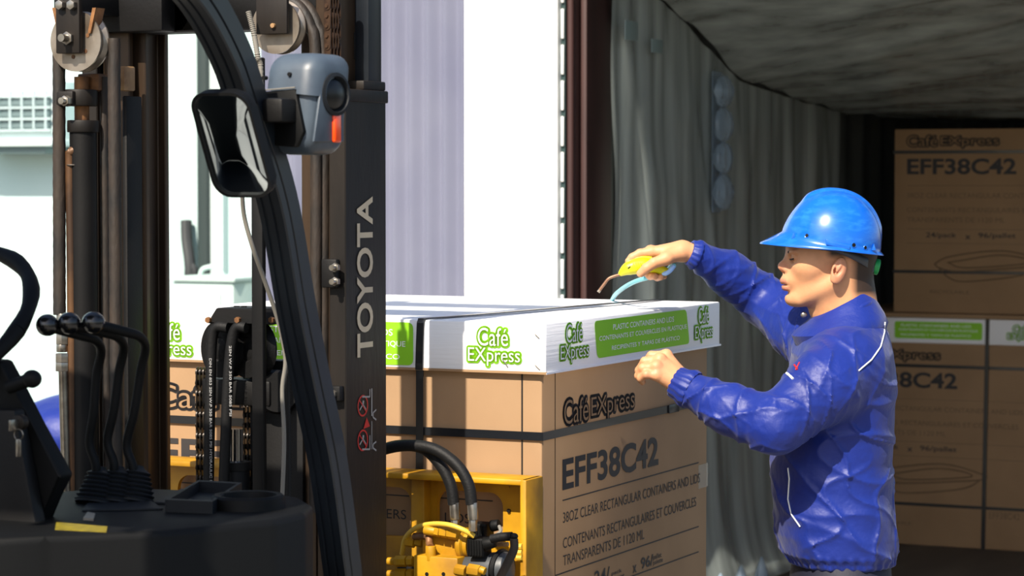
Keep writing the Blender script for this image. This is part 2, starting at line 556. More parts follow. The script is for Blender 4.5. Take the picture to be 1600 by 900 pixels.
# building far left
xe = Q(262, 300, v=8.0).x
struct('wall_far', MB().box((-14, 8.0, 0), (xe - .25, 8.1, 6.5)), M_CYANW)
struct('wall_far_recess', MB().box((xe - .6, 8.35, 0), (-3.2, 8.6, 6.5)), M_CYANW)
p = Q(322, 300, v=8.3)
struct('trim_5', MB().box((p.x - .035, 8.25, 0), (p.x + .035, 8.345, 6.2), .01), mat('dark_downpipe', (46, 58, 58), .5))
p = Q(338, 300, v=8.3)
struct('trim_6', MB().box((p.x - .05, 8.29, 0), (p.x + .05, 8.349, 6.2), .004), mat('pale_door_frame', (196, 212, 212), .6))

# ---- air-conditioner with a wire guard on the far wall
a0, a1 = Q(-60, 128, v=7.75), Q(84, 240, v=7.75)
ac = thing('air_conditioner', 'pale wall-mounted air conditioner behind a wire grid guard on the bright wall', 'air conditioner', FMAT)
M_ACW = mat('aircon_casing', (206, 222, 222), .5); M_ACD = mat('aircon_coil', (96, 116, 118), .5); M_WIRE = mat('guard_wire', (176, 196, 198), .4)
hgt = a0.z - a1.z
MB().box((a0.x, 7.76, a1.z + .2 * hgt), (a1.x, 7.999, a0.z), .01).build('casing', M_ACW, ac)
MB().box((a0.x + .03, 7.74, a1.z + .32 * hgt), (a1.x - .02, 7.762, a0.z - .1), .004).build('coil', M_ACD, ac)
for k in range(4):
    z = a1.z + hgt * (.32 + .155 * k)
    MB().box((a0.x + .01, 7.722, z - .006), (a1.x, 7.74, z + .006)).build('guard_wire', M_WIRE, ac)
x = a0.x + .03
while x < a1.x:
    MB().box((x - .006, 7.722, a1.z + .3 * hgt), (x + .006, 7.74, a0.z - .06)).build('guard_wire', M_WIRE, ac)
    x += .085
for k in range(3):
    z = a1.z + hgt * (.38 + .155 * k)
    MB().box((a0.x + .03, 7.73, z - .012), (a1.x - .02, 7.739, z + .012)).build('louvre_slat', M_ACD, ac)
MB().box((a0.x - .02, 7.7, a1.z + .1 * hgt), (a1.x + .02, 7.999, a1.z + .2 * hgt), .01).build('drip_tray', M_ACW, ac)
MB().box((a0.x + .1, 7.74, a1.z), (a1.x - .05, 7.999, a1.z + .1 * hgt), .01).build('bracket', M_ACD, ac)

# ---- pale steel cabinet and cable bundle beside the far wall
c0, c1 = Q(300, 437, v=7.6), Q(394, 480, v=7.6)
cb = thing('utility_cabinet', 'pale grey-green steel utility cabinet with a bent handle on top', 'cabinet', FMAT)
M_CAB = mat('cabinet_grey', (176, 196, 192), .55)
MB().box((c0.x, 7.4, 0), (c1.x, 7.8, c0.z), .012).build('body', M_CAB, cb)
MB().box((c0.x - .02, 7.38, c0.z), (c1.x + .02, 7.82, c0.z + .025), .006).build('top', M_CAB, cb)
MB().box((c0.x + .06, 7.385, c0.z - .5), (c1.x - .08, 7.4, c0.z - .06), .004).build('door', mat('cabinet_door', (196, 214, 208), .5), cb)
MB().tube([Q(312, 434, v=7.6), Q(318, 420, v=7.6), Q(340, 418, v=7.6), Q(350, 434, v=7.6)], .014).build('handle', M_CAB, cb)
cbl = tag(MB().tube([Q(291, 345, v=8.3), Q(292, 375, v=8.28), Q(297, 420, v=8.25), Q(293, 470, v=8.25), Q(292, 560, v=8.25)], .035, k=5)
    .tube([Q(290, 380, v=8.28), Q(298, 410, v=8.25), Q(305, 425, v=8.25), Q(297, 450, v=8.25), Q(296, 560, v=8.25)], .02, k=5).build('cable_bundle', mat('cable_bundle_dark', (44, 48, 50), .6)),
    'dark bundle of cables hanging down the far wall beside the utility cabinet', 'cable bundle')
cbl.matrix_world = FMAT

# ---- clear film lining the container
def film_mat():
    m = bpy.data.materials.new('clear_film'); m.use_nodes = True
    nt = m.node_tree; b = nt.nodes['Principled BSDF']; out = nt.nodes['Material Output']
    b.inputs['Base Color'].default_value = lin((190, 201, 199)); b.inputs['Roughness'].default_value = .22
    tr = nt.nodes.new('ShaderNodeBsdfTransparent'); mx = nt.nodes.new('ShaderNodeMixShader')
    tc = nt.nodes.new('ShaderNodeTexCoord'); mp = nt.nodes.new('ShaderNodeMapping'); nz = nt.nodes.new('ShaderNodeTexNoise')
    mp.inputs['Scale'].default_value = (3, 6, .6)
    nt.links.new(tc.outputs['Object'], mp.inputs[0]); nt.links.new(mp.outputs[0], nz.inputs['Vector'])
    nz.inputs['Scale'].default_value = 1.6; nz.inputs['Detail'].default_value = 6
    mr = nt.nodes.new('ShaderNodeMapRange')
    mr.inputs['From Min'].default_value = .3; mr.inputs['From Max'].default_value = .72
    mr.inputs['To Min'].default_value = .38; mr.inputs['To Max'].default_value = .82
    nt.links.new(nz.outputs['Fac'], mr.inputs['Value'])
    nt.links.new(mr.outputs[0], mx.inputs[0]); nt.links.new(tr.outputs[0], mx.inputs[1]); nt.links.new(b.outputs[0], mx.inputs[2])
    nt.links.new(mx.outputs[0], out.inputs['Surface'])
    return m
M_FILM = film_mat()

def sheet(name, fn, nu, nv, label, cat='plastic film'):
    U, V = np.meshgrid(np.linspace(0, 1, nu), np.linspace(0, 1, nv), indexing='ij')
    P = np.stack(fn(U, V), -1).reshape(-1, 3)
    i = np.arange(nu * nv).reshape(nu, nv)
    q = np.stack([i[:-1, :-1], i[1:, :-1], i[1:, 1:], i[:-1, 1:]], -1).reshape(-1, 4)
    me = np_mesh(name, [(P, q)])
    o = finish(me, name, M_FILM, None, 0)
    me.shade_smooth()
    o.matrix_world = FMAT
    return tag(o, label, cat)

def zceil(u, v):
    tu = np.clip((u + 1.46) / 1.2, 0, 1)
    front = 2.50 - .02 * tu
    mid = 2.15 + .20 * tu
    back = 2.04 - .03 * tu
    a = np.clip((v - 3.8) / 1.28, 0, 1); b = np.clip((v - 5.08) / 1.5, 0, 1)
    z = front + (mid - front) * a ** 1.3
    z = z + (back - mid) * b ** .8
    return np.minimum(z, 2.52)

def f_wall(s, t):
    v = 3.80 + s * 2.62
    top = zceil(np.full_like(v, -1.46), v) - .005
    z = .09 + t * (top - .09)
    pl = .005 * np.sin(v * 21 + .8 * np.sin(z * 2.1) + 2.2 * z * np.exp(-(v - 3.8) * 1.2)) + .002 * np.sin(v * 47 + z * 1.7) + .012 * wav(v, z, z * 0, 3, 8, 9)
    rid = .016 * (1 - np.abs(wav(v * 2.2, z * .5, 0, 9, 5, 6))) ** 3
    amp = 1 + 3.2 * np.exp(-(v - 3.8) * 3.2)
    u = -1.452 + (pl * amp + rid) * (.55 + .45 * np.sin(t * PI)) + .10 * np.exp(-t * 14)
    return u, v, z
sheet('plastic_film', f_wall, 150, 60, 'creased clear plastic film covering the side wall inside the container')

def f_ceil(s, t):
    u = -1.44 + s * 2.26
    v = 3.80 + t * 4.2
    z = zceil(u, v) + .010 * np.sin(u * 6 + v * 9) * np.sin(v * 3) + .012 * wav(u, v * 3, 0, 5, 8, 6) + .004 * np.sin(v * 24 + u * 5)
    return u, v, np.minimum(z, 2.53)
sheet('plastic_film', f_ceil, 70, 150, 'sagging clear plastic film hung under the container ceiling')

# ---- string of inflated air pillows on the wall, small ones at its foot
M_AIR = mat('air_pillow_film', (150, 172, 192), .25, alpha=.5, coat=.2)
ap = thing('air_pillow_string', 'hanging string of inflated clear blue-tinted air pillows against the film', 'air pillows', FMAT)
ys = [(118, 168), (168, 222), (222, 272), (272, 328)]
for i, (ya, yb) in enumerate(ys):
    a, b = Q(1130, ya, u=-1.40), Q(1130, yb, u=-1.40)
    mb = MB(); c = (a + b) / 2
    mb.ball(c, 1, (.028, .085, (a.z - b.z) * .52), 20)
    for v in mb.bm.verts:
        d = v.co - c
        v.co.x += .006 * math.sin(d.y * 160 + i) * (1 - abs(d.z) / .07 * .5)
    mb.build('pillow', M_AIR, ap)
a, b = Q(1130, 112, u=-1.40), Q(1130, 332, u=-1.40)
MB().box((-1.428, a.y - .05, b.z), (-1.424, a.y + .05, a.z)).build('backing_strip', M_AIR, ap)
for i, (px, py, dd) in enumerate(((1126, 868, 'nearest the cardboard box'), (1158, 868, 'second along from the cardboard box'), (1190, 862, 'third along from the cardboard box'))):
    c = Q(px, py, u=-1.30)
    mb = MB().ball((c.x, c.y, CZ0 + .07), 1, (.03, .04, .068), 16)
    for v in mb.bm.verts:
        k = 1 - max(0, (v.co.z - CZ0 - .05)) * 6
        v.co.x = c.x + (v.co.x - c.x) * k; v.co.y = c.y + (v.co.y - c.y) * k
    o = mb.build('air_pillow', M_AIR); o.matrix_world = FMAT
    tag(o, 'small upright air pillow at the wall foot, ' + dd, 'air pillow')
for i, (px, py, w_, h_, dd) in enumerate(((988, 48, .06, .07, 'larger'), (1028, 72, .055, .05, 'smaller'))):  # two thin pale blue-grey rectangles just off the film
    c = Q(px, py, u=-1.40)
    o = MB().box((-1.405, c.y - w_, c.z - h_ / 2), (-1.402, c.y + w_, c.z + h_ / 2), .001).build('pale_patch', mat('patch_pale_grey', (130, 150, 152), .35))
    o.matrix_world = FMAT
    tag(o, dd + ' pale patch set high on the plastic film', 'tape')

# ================================================================== CARDBOARD BOXES
def add_logo(parent, o, X, Y, w, h, two_line, mh, ml, pre='logo', halo=.006):
    """outlined wordmark: fat halo with the letters in the paper colour on top"""
    if two_line:
        sp = [('Café', .19 * w, .50 * h, .58 * w, .50 * h), ('EXpress', 0, -.06 * h, w, .50 * h)]
    else:
        sp = [('Café', 0, .12 * h, .33 * w, .88 * h), ('EXpress', .37 * w, 0, .63 * w, .92 * h), ('|', .345 * w, .1 * h, .012 * w, .8 * h)]
    for s, x, y, a, b in sp:
        oo = Vector(o) + Vector(X) * x + Vector(Y) * y
        if s != '|':
            lettering(pre + '_outline', s, oo, X, Y, a, b, mh, parent, .0012, .01, halo)
        lettering(pre + '_lettering', s, oo, X, Y, a, b, ml if s != '|' else ml, parent, .0024, -.004 if s != '|' else 0)

LINES = ('PLASTIC CONTAINERS AND LIDS', 'CONTENANTS ET COUVERCLES EN PLASTIQUE', 'RECIPIENTES Y TAPAS DE PLÁSTICO')
TOPZ, LIDH = 1.447, .104
ZB = .50
big = thing('pallet_box', 'tall cardboard pallet box with printed white lid, carried on the yellow forklift carriage', 'cardboard box', FMAT)
body = MB().box((-.985, .006, ZB), (-.008, .955, TOPZ - .01), .006).build('carton_body', M_CARD, big)
# lid: walls and top with slightly bowed edges
lid = MB().box((-1.0, -.006, TOPZ - LIDH), (.006, 1.0, TOPZ), .004)
lid = lid.build('lid', M_LID, big)
MB().box((-1.004, -.0085, TOPZ - LIDH - .001), (.008, -.004, TOPZ - LIDH + .004)).build('lid_edge', M_CARD, lid)
MB().box((.0035, -.0085, TOPZ - LIDH - .001), (.0085, 1.002, TOPZ - LIDH + .003)).build('lid_edge', M_LID, lid)
for pa, pb in (((785, 561), (793, 573)), ((836, 522), (842, 528)), ((836, 570), (843, 577))):
    a, b = Q(*pa, v=-.0085), Q(*pb, v=-.0085)
    MB().tube([a, b], .0012, 6, False).build('staple', M_STEEL, lid)

def R(px, py, u=.0065): return Q(px, py, u=u)
def Lf(px, py, v=-.0065): return Q(px, py, v=v)
# right face of the lid
def right_text(s, px0, px1, yt, yb, m, par, u=.0065, bold=0., name='lettering', lift=.0012):
    a, b = Q(px0, yb, u=u), Q(px0, yt, u=u)
    c = Q(px1, yb, u=u)
    return lettering(name, s, a, EY, EZ, c.y - a.y, b.z - a.z, m, par, lift, bold)
def left_text(s, px0, px1, yt, yb, m, par, v=-.0065, bold=0., name='lettering', lift=.0012):
    a, b = Q(px1, yb, v=v), Q(px1, yt, v=v)
    c = Q(px0, yb, v=v)
    return lettering(name, s, (c.x, v, a.z), EX, EZ, a.x - c.x, b.z - a.z, m, par, lift, bold)

a, b, c, d = R(933, 560), R(1077, 536), R(1072, 485), R(928, 501)
zt, zb_ = d.z - .001, a.z
rounded_patch('green_label', [(.0065, a.y, zb_), (.0065, b.y, zb_), (.0065, c.y, zt), (.0065, d.y, zt)], .014, M_GREEN, lid, .0008)
lab_h = zt - zb_
for i, (s, x0, x1) in enumerate(zip(LINES, (957, 935.5, 955), (1052, 1072, 1061))):
    y0, y1 = R(x0, 520).y, R(x1, 520).y
    lettering('lettering', s, (.0065, y0, zb_ + lab_h * (.70 - .27 * i)), EY, EZ, y1 - y0, lab_h * .15, M_PRINTW, lid, .0016, .006)
p0, p1 = R(875, 562), R(918, 506)
e0, e1 = R(874.5, 566), R(919, 566)
add_logo(lid, (.0065, e0.y, e0.z), EY, EZ, e1.y - e0.y, .076, True, M_GREEN, M_LID, halo=.0042)
e2, e3 = R(1085, 534), R(1112.5, 534)
add_logo(lid, (.0065, e2.y, e0.z), EY, EZ, e3.y - e2.y, .076, True, M_GREEN, M_LID, halo=.0042)
# left face of the lid
a, b, t_ = Lf(372, 566), Lf(646, 571), Lf(646, 504)
rounded_patch('green_label', [(a.x, -.0065, b.z), (b.x, -.0065, b.z), (b.x, -.0065, t_.z), (a.x, -.0065, t_.z)], .014, M_GREEN, lid, .0008)
lh = t_.z - b.z
for i, (s, x0, x1) in enumerate(zip(LINES, (398, 380, 393), (614, 634, 625))):
    u0, u1 = Lf(x0, 540).x, Lf(x1, 540).x
    lettering('lettering', s, (u0, -.0065, b.z + lh * (.68 - .275 * i)), EX, EZ, u1 - u0, lh * .155, M_PRINTW, lid, .0016, .006)
e0, e1, e4 = Lf(732, 567), Lf(813, 567), Lf(732, 514)
add_logo(lid, (e0.x, -.0065, e0.z), EX, EZ, e1.x - e0.x, (e4.z - e0.z) * 1.05, True, M_GREEN, M_LID, halo=.0045)
e0, e1 = Lf(222, 556), Lf(300, 558)
add_logo(lid, (e0.x, -.0065, e0.z), EX, EZ, e1.x - e0.x, (e4.z - Lf(732, 567).z) * 1.05, True, M_GREEN, M_LID, halo=.0045)
# printing on the right face of the carton
UB = -.008
a, b, c = Q(880, 669, u=UB), Q(880, 626, u=UB), Q(990, 669, u=UB)
add_logo(body, (UB, a.y, a.z), EY, EZ, c.y - a.y, b.z - a.z, False, M_INK, M_CARD, halo=.0062)
right_text('EFF38C42', 878, 1028, 717.6, 767, M_INK, body, UB, .028)
right_text('38OZ CLEAR RECTANGULAR CONTAINERS AND LIDS', 879, 1093, 801, 817.5, M_INK, body, UB)
right_text('CONTENANTS RECTANGULAIRES ET COUVERCLES', 879, 1087, 841, 857.5, M_INK, body, UB)
right_text('TRANSPARENTS DE 1120 ML', 879, 1006, 868, 884.5, M_INK, body, UB)
zl = Q(868, 899, u=UB).z
right_text('24/', 928, 952, 893, 917, M_INK, body, UB, .012)
right_text('pack', 955, 971, 893.5, 901, M_INK, body, UB, .01)
right_text('paquet', 955, 975, 903, 911, M_INK, body, UB, .01)
right_text('x', 988, 994, 884, 896, M_INK, body, UB, .015)
right_text('96/', 1001, 1020, 872, 890, M_INK, body, UB, .02)
right_text('pallet', 1020, 1033, 867, 877, M_INK, body, UB, .01)
right_text('palette', 1020, 1035, 876, 885, M_INK, body, UB, .01)
for pl, pr, y in ((879, 1091, 782), (868, 1091, 899), (868, 1091, 944)):
    z = Q(pl, y, u=UB).z
    v0, v1 = Q(pl, y, u=UB).y, Q(pr, y, u=UB).y
    MB().box((UB, v0, z - .0012), (UB + .0012, v1, z + .0012)).build('printed_rule', M_INK, body)
# printing on the left face of the carton
VB = .006
a, b, c = Q(243, 640, v=VB), Q(243, 600, v=VB), Q(545, 640, v=VB)
add_logo(body, (a.x, VB, a.z), EX, EZ, c.x - a.x, b.z - a.z, False, M_INK, M_CARD, halo=.0062)
left_text('EFF38C42', 243, 590, 700, 748, M_INK, body, VB, .028)
left_text('38OZ CLEAR RECTANGULAR CONTAINERS AND LIDS', 246, 735, 803, 818, M_INK, body, VB)
left_text('CONTENANTS RECTANGULAIRES ET COUVERCLES', 246, 720, 843, 858, M_INK, body, VB)
left_text('TRANSPARENTS DE 1120 ML', 246, 520, 866, 881, M_INK, body, VB)
z = Q(690, 778, v=VB).z
MB().box((Q(246, 768, v=VB).x, VB - .0012, z - .0012), (Q(770, 768, v=VB).x, VB, z + .0012)).build('printed_rule', M_INK, body)
# score lines and edge tape
v = Q(867, 700, u=UB).y
MB().box((UB, v - .001, ZB), (UB + .001, v + .001, TOPZ - LIDH)).build('score_line', M_SEAM, body)
x = Q(816, 650, v=VB).x
MB().box((x - .0016, VB - .0015, ZB), (x + .0016, VB, TOPZ - LIDH)).build('score_line', M_DARKGAP, body)
p = Q(1103, 742, u=UB)
MB().box((UB, p.y - .05, p.z - .028), (UB + .001, .957, p.z + .028)).build('tape_piece', M_TAPE, body)
# straps
sz = 1.214
st = MB()
st.box((-.995, .0005, sz - .0085), (-.006, .0045, sz + .0085)).box((-.0065, .001, sz - .0085), (-.0035, .960, sz + .0085))
st.box((-.988, .957, sz - .0085), (-.004, .960, sz + .0085)).box((-.990, .001, sz - .0085), (-.987, .960, sz + .0085))
hs = st.build('horizontal_strap', M_STRAP, big)
p = Q(1052, 641, u=-.003)
MB().box((-.0036, p.y - .03, sz - .010), (.0005, p.y + .03, sz + .010), .0015).build('seal_clip', mat('strap_seal', (52, 56, 60), .3, metal=.4), hs)
xs = Q(655, 540, v=-.008).x
vs = MB()
vs.sweep([(xs - .006, .0, ZB), (xs - .004, -.0008, 1.0), (xs - .001, -.003, TOPZ - LIDH - .02), (xs, -.0085, TOPZ - LIDH + .004), (xs + .003, -.0085, TOPZ - .02), (xs + .005, -.007, TOPZ - .001), (xs + .008, .006, TOPZ + .003), (xs + .03, .1, TOPZ + .003), (xs + .12, .6, TOPZ + .006), (xs + .14, .99, TOPZ + .003)],
         [(-.0012, -.0085), (.0012, -.0085), (.0012, .0085), (-.0012, .0085)], (1, 0, 0))
vs.build('vertical_strap', M_STRAP, big)
# wooden pallet the box stands on, carried by the forks
pal = thing('wooden_pallet', 'wooden pallet under the big cardboard box, resting on the forks', 'pallet', FMAT)
for k in range(6):
    u0 = -1.0 + k * .178
    MB().box((u0, 0.01, ZB - .022), (u0 + .11, 1.0, ZB - .001), .003).build('deck_board', M_WOOD, pal)
for vv in (.02, .45, .88):
    MB().box((-1.0, vv, ZB - .045), (0, vv + .1, ZB - .022), .003).build('stringer_board', M_WOOD, pal)
    for uu in (-1.0, -.55, -.1):
        MB().box((uu, vv, ZB - .125), (uu + .1, vv + .1, ZB - .045), .003).build('block', M_WOOD, pal)

# ---- boxes stacked inside the container
def far_box(u0, v0, z0, wd, label, lid_on=True, h=1.035, dep=1.0):
    full = h; po = 0 if lid_on else .105
    t = thing('carton', label, 'cardboard box', FMAT, 'cartons stacked in the container')
    b = MB().box((u0 + .01, v0 + .008, z0), (u0 + wd - .01, v0 + dep, z0 + h - .01), .006).build('carton_body', M_CARD, t)
    V0 = v0 + .008
    h = h + po
    W = wd
    add_logo(b, (u0 + .07 * W, V0, z0 + h - .20), EX, EZ, .42 * W, .055, False, M_INK, M_CARD, halo=.006)
    lettering('lettering', 'EFF38C42', (u0 + .07 * W, V0, z0 + h - .32), EX, EZ, .50 * W, .072, M_INK, b, .0012, .028)
    lettering('lettering', '38OZ CLEAR RECTANGULAR CONTAINERS AND LIDS', (u0 + .07 * W, V0, z0 + h - .425), EX, EZ, .80 * W, .022, M_INKL, b)
    lettering('lettering', 'CONTENANTS RECTANGULAIRES ET COUVERCLES', (u0 + .07 * W, V0, z0 + h - .49), EX, EZ, .78 * W, .022, M_INKL, b)
    lettering('lettering', 'TRANSPARENTS DE 1120 ML', (u0 + .07 * W, V0, z0 + h - .535), EX, EZ, .45 * W, .022, M_INKL, b)
    for s_, x_, w_ in (('24/pack', .16, .14), ('x', .34, .025), ('96/pallet', .40, .17)):
        lettering('lettering', s_, (u0 + x_ * W, V0, z0 + h - .61), EX, EZ, w_ * W, .03 if s_ != 'x' else .018, M_INK, b, .0012, .01)
    for zz in (.37, .565, .63):
        MB().box((u0 + .07 * W, V0 - .0012, z0 + h - zz - .001), (u0 + .88 * W, V0, z0 + h - zz + .001)).build('printed_rule', M_INKL, b)
    # line drawing of a food container
    A = (u0 + .2 * W, z0 + h - .80)
    def q(x, y): return (A[0] + x * .5 * W, V0 - .002, A[1] + y * .14)
    for path in ([q(0, .55), q(.15, .8), (q(.62, 1)), q(.98, .72), q(1, .6), q(.86, .5), q(.25, .32), q(.05, .42), q(0, .55)],
                 [q(.04, .42), q(.14, .1), q(.3, 0), q(.78, .22), q(.95, .52)], [q(.12, .6), q(.6, .86), q(.88, .64), q(.3, .44), q(.12, .6)]):
        MB().tube(path, .003, 6, k=5).build('line_drawing', M_INKL, b)
    lettering('lettering', 'RECYCLABLE', (u0 + .18 * W, V0, z0 + .09), EX, EZ, .18 * W, .015, M_INKL, b)
    lettering('lettering', 'EFF38C42', (u0 + .72 * W, V0, z0 + .14), EX, EZ, .14 * W, .03, M_INKL, b)
    MB().box((u0 + .005, V0 - .004, z0 + h - .226), (u0 + wd - .005, V0 - .001, z0 + h - .212)).build('horizontal_strap', M_STRAP, t)
    MB().box((u0 + .005, V0 - .004, z0 + .18), (u0 + wd - .005, V0 - .001, z0 + .193)).build('horizontal_strap', M_STRAP, t)
    MB().prism([(u0 + .685 * W, V0 - .006, z0), (u0 + .703 * W, V0 - .006, z0), (u0 + .718 * W, V0 - .012, z0 + full), (u0 + .70 * W, V0 - .012, z0 + full)], (0, .004, 0)).build('vertical_strap', M_STRAP, t)
    if lid_on:
        l = MB().box((u0, v0, z0 + h - .115), (u0 + wd, v0 + dep + .008, z0 + h), .004).build('lid', M_LID, t)
        g = (u0 + .28 * W, u0 + .685 * W, z0 + h - .095, z0 + h - .018)
        rounded_patch('green_label', [(g[0], v0, g[2]), (g[1], v0, g[2]), (g[1], v0, g[3]), (g[0], v0, g[3])], .012, M_GREEN, l, .001)
        for i, s in enumerate(LINES):
            lettering('lettering', s, (g[0] + .02 + .01 * (i != 1), v0, g[2] + .077 * (.70 - .27 * i)), EX, EZ, (g[1] - g[0]) * (.8 if i != 1 else .9), .012, M_PRINTW, l, .002, .006)
        for x in (.10, .80):
            add_logo(l, (u0 + x * W, v0, z0 + h - .09), EX, EZ, .13 * W, .065, True, M_GREEN, M_LID, halo=.005)
    return t
VBX = 6.48
ul = Q(1305, 600, v=VBX).x
uu = Q(1393, 300, v=VBX).x
far_box(ul, VBX, CZ0, 1.0, 'lower cardboard carton on the container floor with green-labelled white lid, behind the worker')
far_box(ul + 1.02, VBX + .03, CZ0, 1.0, 'lower cardboard carton on the container floor, next one further from the film-covered wall')
far_box(uu, VBX, CZ0 + 1.056, 1.0, 'upper cardboard carton stacked on the lidded carton behind the worker', False, .84)
far_box(uu + 1.02, VBX + .02, CZ0 + 1.056, 1.0, 'upper cardboard carton beside the other upper carton, further from the film-covered wall', False, .84)
for dx, lb in ((ul, 'brown cardboard slip sheet between the lower and upper cartons behind the worker'), (ul + 1.01, 'brown cardboard slip sheet between the cartons further from the film-covered wall')):
    o = MB().box((dx, VBX - .02, CZ0 + 1.036), (dx + 1.0, VBX + 1.0, CZ0 + 1.055), .003).build('slip_sheet', M_CARD)
    o.matrix_world = FMAT
    tag(o, lb, 'slip sheet')

# ================================================================== FORKLIFT
fk = thing('forklift', 'black counterbalance forklift with raised mast, navy guard pillar and yellow carriage', 'forklift', FMAT)

# ---- mast: outer channels, inner rails
def channel(u_web, u_in, v0, v1, z0, z1, th=.014, m=M_MAST, name='mast_upright'):
    """U-section upright: web at u_web, flanges reaching to u_in"""
    s = 1 if u_in > u_web else -1
    mb = MB()
    mb.prism([(u_web, v0, z0), (u_in, v0, z0), (u_in, v0 + th, z0), (u_web + s * th, v0 + th, z0), (u_web + s * th, v1 - th, z0), (u_in, v1 - th, z0), (u_in, v1, z0), (u_web, v1, z0)], (0, 0, z1 - z0), .002, 1)
    return mb.build(name, m, fk)
ZO = 1.90
up_r = channel(-.200, -.236, -.474, -.310, .06, ZO)
up_l = channel(-.800, -.764, -.474, -.310, .06, ZO + .25)
# second stage (inner) rails
channel(-.238, -.275, -.455, -.335, .1, 2.5, .016, M_MASTIN, 'inner_rail')
channel(-.762, -.700, -.455, -.335, .1, 2.5, .016, M_MASTIN, 'inner_rail')
channel(-.290, -.322, -.430, -.345, .2, 2.3, .014, M_MASTIN, 'inner_rail')
channel(-.710, -.678, -.430, -.345, .2, 2.3, .014, M_MASTIN, 'inner_rail')
# edge rail on the outside of the upper right stage, slot and bracket
MB().box((-.237, -.372, ZO + .0), (-.205, -.318, 2.5), .002).build('edge_rail', M_PILLAR, fk)
ir = MB().box((-.2375, -.44, ZO + .03), (-.2345, -.352, 2.45), .001).build('web_plate', M_MASTIN, fk)
p = Q(558, 72, u=-.233)
MB().box((-.2346, p.y - .011, p.z - .026), (-.2325, p.y + .011, p.z + .026), .0008).build('slot', M_BLACK, ir)
p = Q(569, 38, u=-.233)
MB().prism([(-.2346, p.y - .012, p.z + .018), (-.2346, p.y + .012, p.z + .018), (-.2346, p.y + .012, p.z - .008), (-.2346, p.y, p.z - .02), (-.2346, p.y - .012, p.z - .008)], (.0016, 0, 0)).build('sticker', M_DECALG, ir)
br = MB().box((-.262, -.47, ZO - .012), (-.196, -.306, ZO + .012), .003).box((-.236, -.40, ZO + .012), (-.2, -.31, ZO + .03), .003).build('tie_bracket', M_MAST, fk)
# lettering and pinch-point decals on the right upright
def side(px, py): return Q(px, py, u=-.1995)
a, b = side(557, 559), side(557, 307)
c0_, c1_ = side(557, 430).y, side(582, 430).y
lettering('maker_lettering', 'TOYOTA', (-.1995, c1_, a.z), EZ, -EY, b.z - a.z, c1_ - c0_, M_DECALW, up_r, .0012, .022)
def ring(c, r, th, m, n=24):
    mb = MB(); vi, vo = [], []
    for j in range(n):
        t = 2 * PI * j / n
        vi.append(mb.bm.verts.new((c.x, c.y + (r - th) * math.cos(t), c.z + (r - th) * math.sin(t))))
        vo.append(mb.bm.verts.new((c.x, c.y + r * math.cos(t), c.z + r * math.sin(t))))
    for j in range(n):
        k = (j + 1) % n; mb.bm.faces.new((vi[j], vo[j], vo[k], vi[k]))
    return mb.build('warning_ring', m, up_r, 0)
def stroke(pts, w, m, name='warning_mark'):
    mb = MB(); P = [Q(*p, u=-.1985) for p in pts]
    for a, b in zip(P, P[1:]):
        d = (b - a).normalized(); n_ = Vector((0, -d.z, d.y)) * w
        mb.bm.faces.new([mb.bm.verts.new(q) for q in (a - n_, b - n_, b + n_, a + n_)])
    return mb.build(name, m, up_r, 0)
for cy in (634, 688):
    c = Q(567, cy, u=-.1987); ring(c, .021, .0035, M_DECALR)
    stroke([(562, cy + 7), (567, cy - 2), (572, cy + 6)], .0016, M_DECALG)
    stroke([(567, cy - 2), (568, cy - 8)], .003, M_DECALG)
    stroke([(561, cy - 10), (573, cy + 10)], .0015, M_DECALR)
stroke([(581, 607), (581, 650)], .002, M_DECALG)
stroke([(581, 658), (581, 702)], .0012, M_DECALG)
stroke([(566, 620), (578, 620), (578, 608)], .0016, M_DECALG)
stroke([(566, 702), (578, 702), (578, 680)], .0016, M_DECALG)
stroke([(588, 640), (583, 645), (583, 652), (588, 656)], .0016, M_DECALG)
stroke([(588, 690), (583, 694), (583, 700), (588, 704)], .0016, M_DECALG)
mb = MB(); mb.bm.faces.new([mb.bm.verts.new(Q(*p, u=-.1985)) for p in ((568, 670), (578, 666), (573, 652))]); mb.build('warning_triangle', M_DECALR, up_r, 0)
# bolted clip on the right upright
cl = MB().box((-.245, -.49, Q(525, 450, v=-.49).z), (-.212, -.474, Q(525, 405, v=-.49).z), .003).build('clip_plate', M_BLACK, fk)
for py in (418, 440):
    p = Q(525, py, v=-.492)
    MB().cyl((p.x, -.489, p.z), (p.x, -.499, p.z), .009, n=6, bev=.001).cyl((p.x, -.499, p.z), (p.x, -.51, p.z), .0055, n=12).build('bolt', M_STEEL, cl)
p = Q(522, 615, v=-.492)
MB().box((p.x - .012, -.492, p.z - .014), (p.x + .012, -.474, p.z + .014), .002).build('clip_plate', M_BLACK, fk)
MB().cyl((p.x, -.489, p.z), (p.x, -.50, p.z), .007, n=6).build('bolt', M_STEEL, fk)
MB().box((-.25, -.50, .95), (-.2, -.474, .965), .002).build('foot_bracket', M_STEEL, fk)
# mast cross members
MB().box((-.80, -.44, 2.03), (-.275, -.37, 2.17), .004).box((-.80, -.49, 2.03), (-.60, -.44, 2.17), .004).build('cross_member', M_BLACK, fk)
MB().box((-.80, -.36, 2.30), (-.20, -.31, 2.42), .004).build('cross_member', M_BLACK, fk)
MB().box((-.80, -.49, .35), (-.20, -.44, .5), .004).build('cross_member', M_BLACK, fk)

